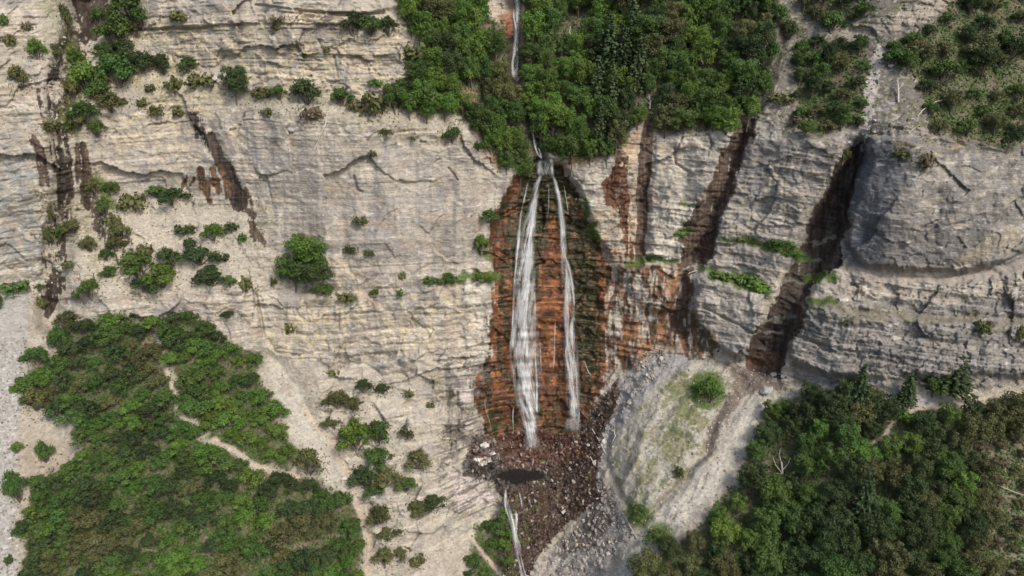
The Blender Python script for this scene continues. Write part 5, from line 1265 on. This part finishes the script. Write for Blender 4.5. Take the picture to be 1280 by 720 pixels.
wood_piece('dead_tree', 'weathered stump of trunk where the short gully leaves the wood', 'dead tree', [(812,136,.25,.6),(813,128,.22,1.2),(811,118,.1,1.8)], [[(813,128,.1,1.2),(817,122,.06,1.8)], [(812,130,.1,1.2),(806,124,.05,1.8)]], DEADD)
wood_piece('dead_tree', 'bare grey trunk at the wood edge above the second gully', 'dead tree', [(906,158,.2,.6),(903,148,.18,1.4),(901,141,.08,2)], [[(903,148,.09,1.4),(909,143,.05,2)]], DEADD)
wood_piece('fallen_branch', 'thin rusty stick on the pale wall left of the falls', 'branch', [(466,447,.08,.3),(470,442,.09,.3),(474,437,.05,.3)], (), simple_mat('rusty_wood', (.25,.12,.08)))
wood_piece('fallen_branch', 'pale stick between the rocks under the main dark gully', 'branch', [(973,467,.1,.4),(981,469,.12,.4),(988,472,.07,.4)])

# ------------------------------------------------------------------ people
def skin_person(u, v, label, shirt, trousers, hair, pose='stand', face=0.0, bag=None):
    mats = []
    def flat(n_, c):
        m_ = bpy.data.materials.get(n_) or simple_mat(n_, c, .8, .12, 30); return m_
    SK = flat('skin', (.50, .30, .21))
    j = {}
    if pose == 'stand':
        hip, chest, neck = (0,0,.95), (0,0,1.30), (0,0,1.47)
        kn = [(.11,-.03,.5), (-.11,.05,.5)]; an = [(.12,.02,.09), (-.12,.12,.09)]
        el = [(.27,-.02,1.16), (-.27,.0,1.16)]; wr = [(.30,-.16,.94), (-.29,-.04,.9)]; hd = (0,-.02,1.62)
    elif pose == 'bend':
        hip, chest, neck = (0,.15,.86), (0,-.10,1.10), (0,-.24,1.20)
        kn = [(.12,0,.46), (-.12,-.02,.46)]; an = [(.13,.1,.09), (-.13,.1,.09)]
        el = [(.24,-.26,.92), (-.24,-.2,.92)]; wr = [(.2,-.42,.72), (-.2,-.36,.70)]; hd = (0,-.36,1.28)
    else:   # sitting on the rock
        hip, chest, neck = (0,.02,.28), (0,.0,.62), (0,-.02,.79)
        kn = [(.15,-.42,.42), (-.16,-.40,.45)]; an = [(.16,-.52,.08), (-.14,-.5,.08)]
        el = [(.29,-.05,.5), (-.29,-.05,.5)]; wr = [(.2,-.28,.44), (-.2,-.28,.46)]; hd = (0,-.05,.94)
    vs, rad, ed = [], [], []
    def V3(p, r): vs.append(p); rad.append(r); return len(vs) - 1
    h = V3(hip, .145); mid = V3(tuple((np.array(hip) + chest) / 2), .13); ed.append((h, mid))
    c = V3(chest, .155); ed.append((mid, c)); nk = V3(neck, .06); ed.append((c, nk))
    h1 = V3(tuple(np.array(neck) * .45 + np.array(hd) * .55), .082); ed.append((nk, h1)); h2_ = V3(hd, .10); ed.append((h1, h2_)); h3_ = V3((hd[0], hd[1], hd[2] + .09), .075); ed.append((h2_, h3_))
    for i, s in enumerate((1, -1)):
        hj = V3((hip[0] + s * .1, hip[1], hip[2] - .05), .095); ed.append((h, hj))
        k = V3(kn[i], .06); ed.append((hj, k)); a = V3(an[i], .04); ed.append((k, a))
        t = V3((an[i][0], an[i][1] - .16, .04), .032); ed.append((a, t))
        sh = V3((chest[0] + s * .19, chest[1], chest[2] + .08), .06); ed.append((c, sh))
        e_ = V3(el[i], .042); ed.append((sh, e_)); w_ = V3(wr[i], .027); ed.append((e_, w_))
        d = (Vector(wr[i]) - Vector(el[i])).normalized(); side = Vector((s, 0, 0)).cross(d).normalized() * 1.0
        pm_ = Vector(wr[i]) + d * .07; pl_ = V3(tuple(pm_), .032); ed.append((w_, pl_))
        for f in range(4):
            o_ = side * (f - 1.5) * .021; ln = (.075, .085, .08, .062)[f]
            a1 = V3(tuple(pm_ + o_ + d * .03), .0095); a2 = V3(tuple(pm_ + o_ + d * (.03 + ln) + Vector((-s * .02, 0, 0))), .008); ed += [(pl_, a1), (a1, a2)]
        b1 = V3(tuple(Vector(wr[i]) + d * .035 - side * .05), .010); b2 = V3(tuple(Vector(wr[i]) + d * .075 - side * .07), .009); ed += [(w_, b1), (b1, b2)]
    me = bpy.data.meshes.new('person'); me.from_pydata(vs, ed, []); me.update()
    tmp = bpy.data.objects.new('tmp', me); link(tmp)
    sk_ = tmp.modifiers.new('s', 'SKIN'); sk_.use_smooth_shade = True
    for i, r_ in enumerate(rad): me.skin_vertices[0].data[i].radius = (r_, r_ * (.78 if i in (0, 1, 2) else 1))
    me.skin_vertices[0].data[0].use_root = True
    sb = tmp.modifiers.new('u', 'SUBSURF'); sb.levels = 1
    dg = bpy.context.evaluated_depsgraph_get(); ev = tmp.evaluated_get(dg)
    out = bpy.data.meshes.new_from_object(ev); bpy.data.objects.remove(tmp)
    for m_ in (SK, flat('shirt_' + shirt[0], shirt[1]), flat('trousers_' + trousers[0], trousers[1]), flat('shoes', (.05,.045,.04))): out.materials.append(m_)
    nkv, hv = Vector(neck), Vector(hip)
    ax = (nkv - hv).normalized(); ht = (nkv - hv).length
    for p_ in out.polygons:
        q = p_.center; t = (q - hv).dot(ax); lat = abs(q.x)
        dw = min((q - Vector(w0)).length for w0 in wr); de = min((q - Vector(w0)).length for w0 in el)
        if q.z < .075: p_.material_index = 3
        elif dw < .2 and dw < de: p_.material_index = 0
        elif t > ht - .035: p_.material_index = 0
        elif t > .06 or de < .2: p_.material_index = 1 if not (de < .13) else 0
        else: p_.material_index = 2
        if pose == 'sit' and q.y < -.18 and q.z < .6 and dw > .15: p_.material_index = 2 if q.z > .075 else 3
    ob = bpy.data.objects.new('person', out); link(ob); tag(ob, label, 'person', None)
    # hair, a cap over the back and top of the head
    import bmesh
    bm = bmesh.new(); bmesh.ops.create_uvsphere(bm, u_segments=14, v_segments=9, radius=1)
    for vv_ in bm.verts: vv_.co = Vector((vv_.co.x * .108, vv_.co.y * .12, vv_.co.z * .13))
    bmesh.ops.delete(bm, geom=[vv_ for vv_ in bm.verts if vv_.co.z < -.02 and vv_.co.y < .0 or vv_.co.z < -.10 or (vv_.co.y < -.07 and vv_.co.z < .05)], context='VERTS')
    hm = bpy.data.meshes.new('hair'); bm.to_mesh(hm); bm.free(); hm.materials.append(flat('hair_' + hair[0], hair[1]))
    ho = bpy.data.objects.new('hair', hm); link(ho); ho.parent = ob; ho.location = (hd[0], hd[1] + .015, hd[2] + .05)
    # nose, ears, eyes and mouth
    bm = bmesh.new()
    for (x, y, z, sx, sy, sz) in ((0,-.105,0.0,.014,.022,.022), (.1,.0,.0,.012,.02,.03), (-.1,.0,.0,.012,.02,.03)):
        bmesh.ops.create_icosphere(bm, subdivisions=1, radius=1, matrix=Matrix.Translation((x, y, z)) @ Matrix.Diagonal((sx, sy, sz, 1)))
    fm_ = bpy.data.meshes.new('face'); bm.to_mesh(fm_); bm.free(); fm_.materials.append(SK)
    fo = bpy.data.objects.new('face', fm_); link(fo); fo.parent = ob; fo.location = hd
    bm = bmesh.new()
    for (x, y, z, sx, sy, sz) in ((.036,-.093,.02,.012,.008,.007), (-.036,-.093,.02,.012,.008,.007), (0,-.094,-.045,.024,.008,.006)):
        bmesh.ops.create_icosphere(bm, subdivisions=1, radius=1, matrix=Matrix.Translation((x, y, z)) @ Matrix.Diagonal((sx, sy, sz, 1)))
    fm_ = bpy.data.meshes.new('eyes_and_mouth'); bm.to_mesh(fm_); bm.free(); fm_.materials.append(flat('dark_features', (.09,.03,.03)))
    fo = bpy.data.objects.new('eyes_and_mouth', fm_); link(fo); fo.parent = ob; fo.location = hd
    ob.rotation_euler = (0, 0, face); p = surf(u, v, .12); ob.location = p
    return ob
BLK, RED, WHT, TAN = ('black', (.015,.015,.018)), ('red', (.42,.045,.07)), ('white', (.8,.8,.82)), ('tan', (.42,.27,.18))
DH, LH = ('dark', (.02,.015,.012)), ('brown', (.10,.06,.035)); DT, GT = ('dark', (.03,.03,.04)), ('grey', (.14,.14,.15))
GP = {}
skin_person(118, 349, 'person in black shirt and dark trousers standing right of the round green bush, facing left', BLK, DT, DH, 'stand', -1.2)
skin_person(99, 351, 'person in pale top with bare arms standing above the foot of the chute', ('pale', (.75,.62,.5)), ('rust', (.35,.14,.09)), LH, 'stand', .3)
skin_person(92, 367, 'dark haired person in white shirt bending forward beside the dark chute', WHT, DT, DH, 'bend', .9)
skin_person(83, 378, 'person in red top bending low at the foot of the dark chute', RED, GT, DH, 'bend', -.5)
skin_person(820, 444, 'person in red shirt standing on the pale rock shelf right of the falls', RED, GT, LH, 'stand', .2)
skin_person(824, 443, 'dark haired person standing beside the red shirted one on the rock shelf', ('green', (.06,.08,.06)), DT, DH, 'stand', -.4)
skin_person(797, 464, 'person in pink top and dark hair sitting at the left end of the rock shelf', ('pink', (.5,.2,.25)), DT, DH, 'sit', .4)
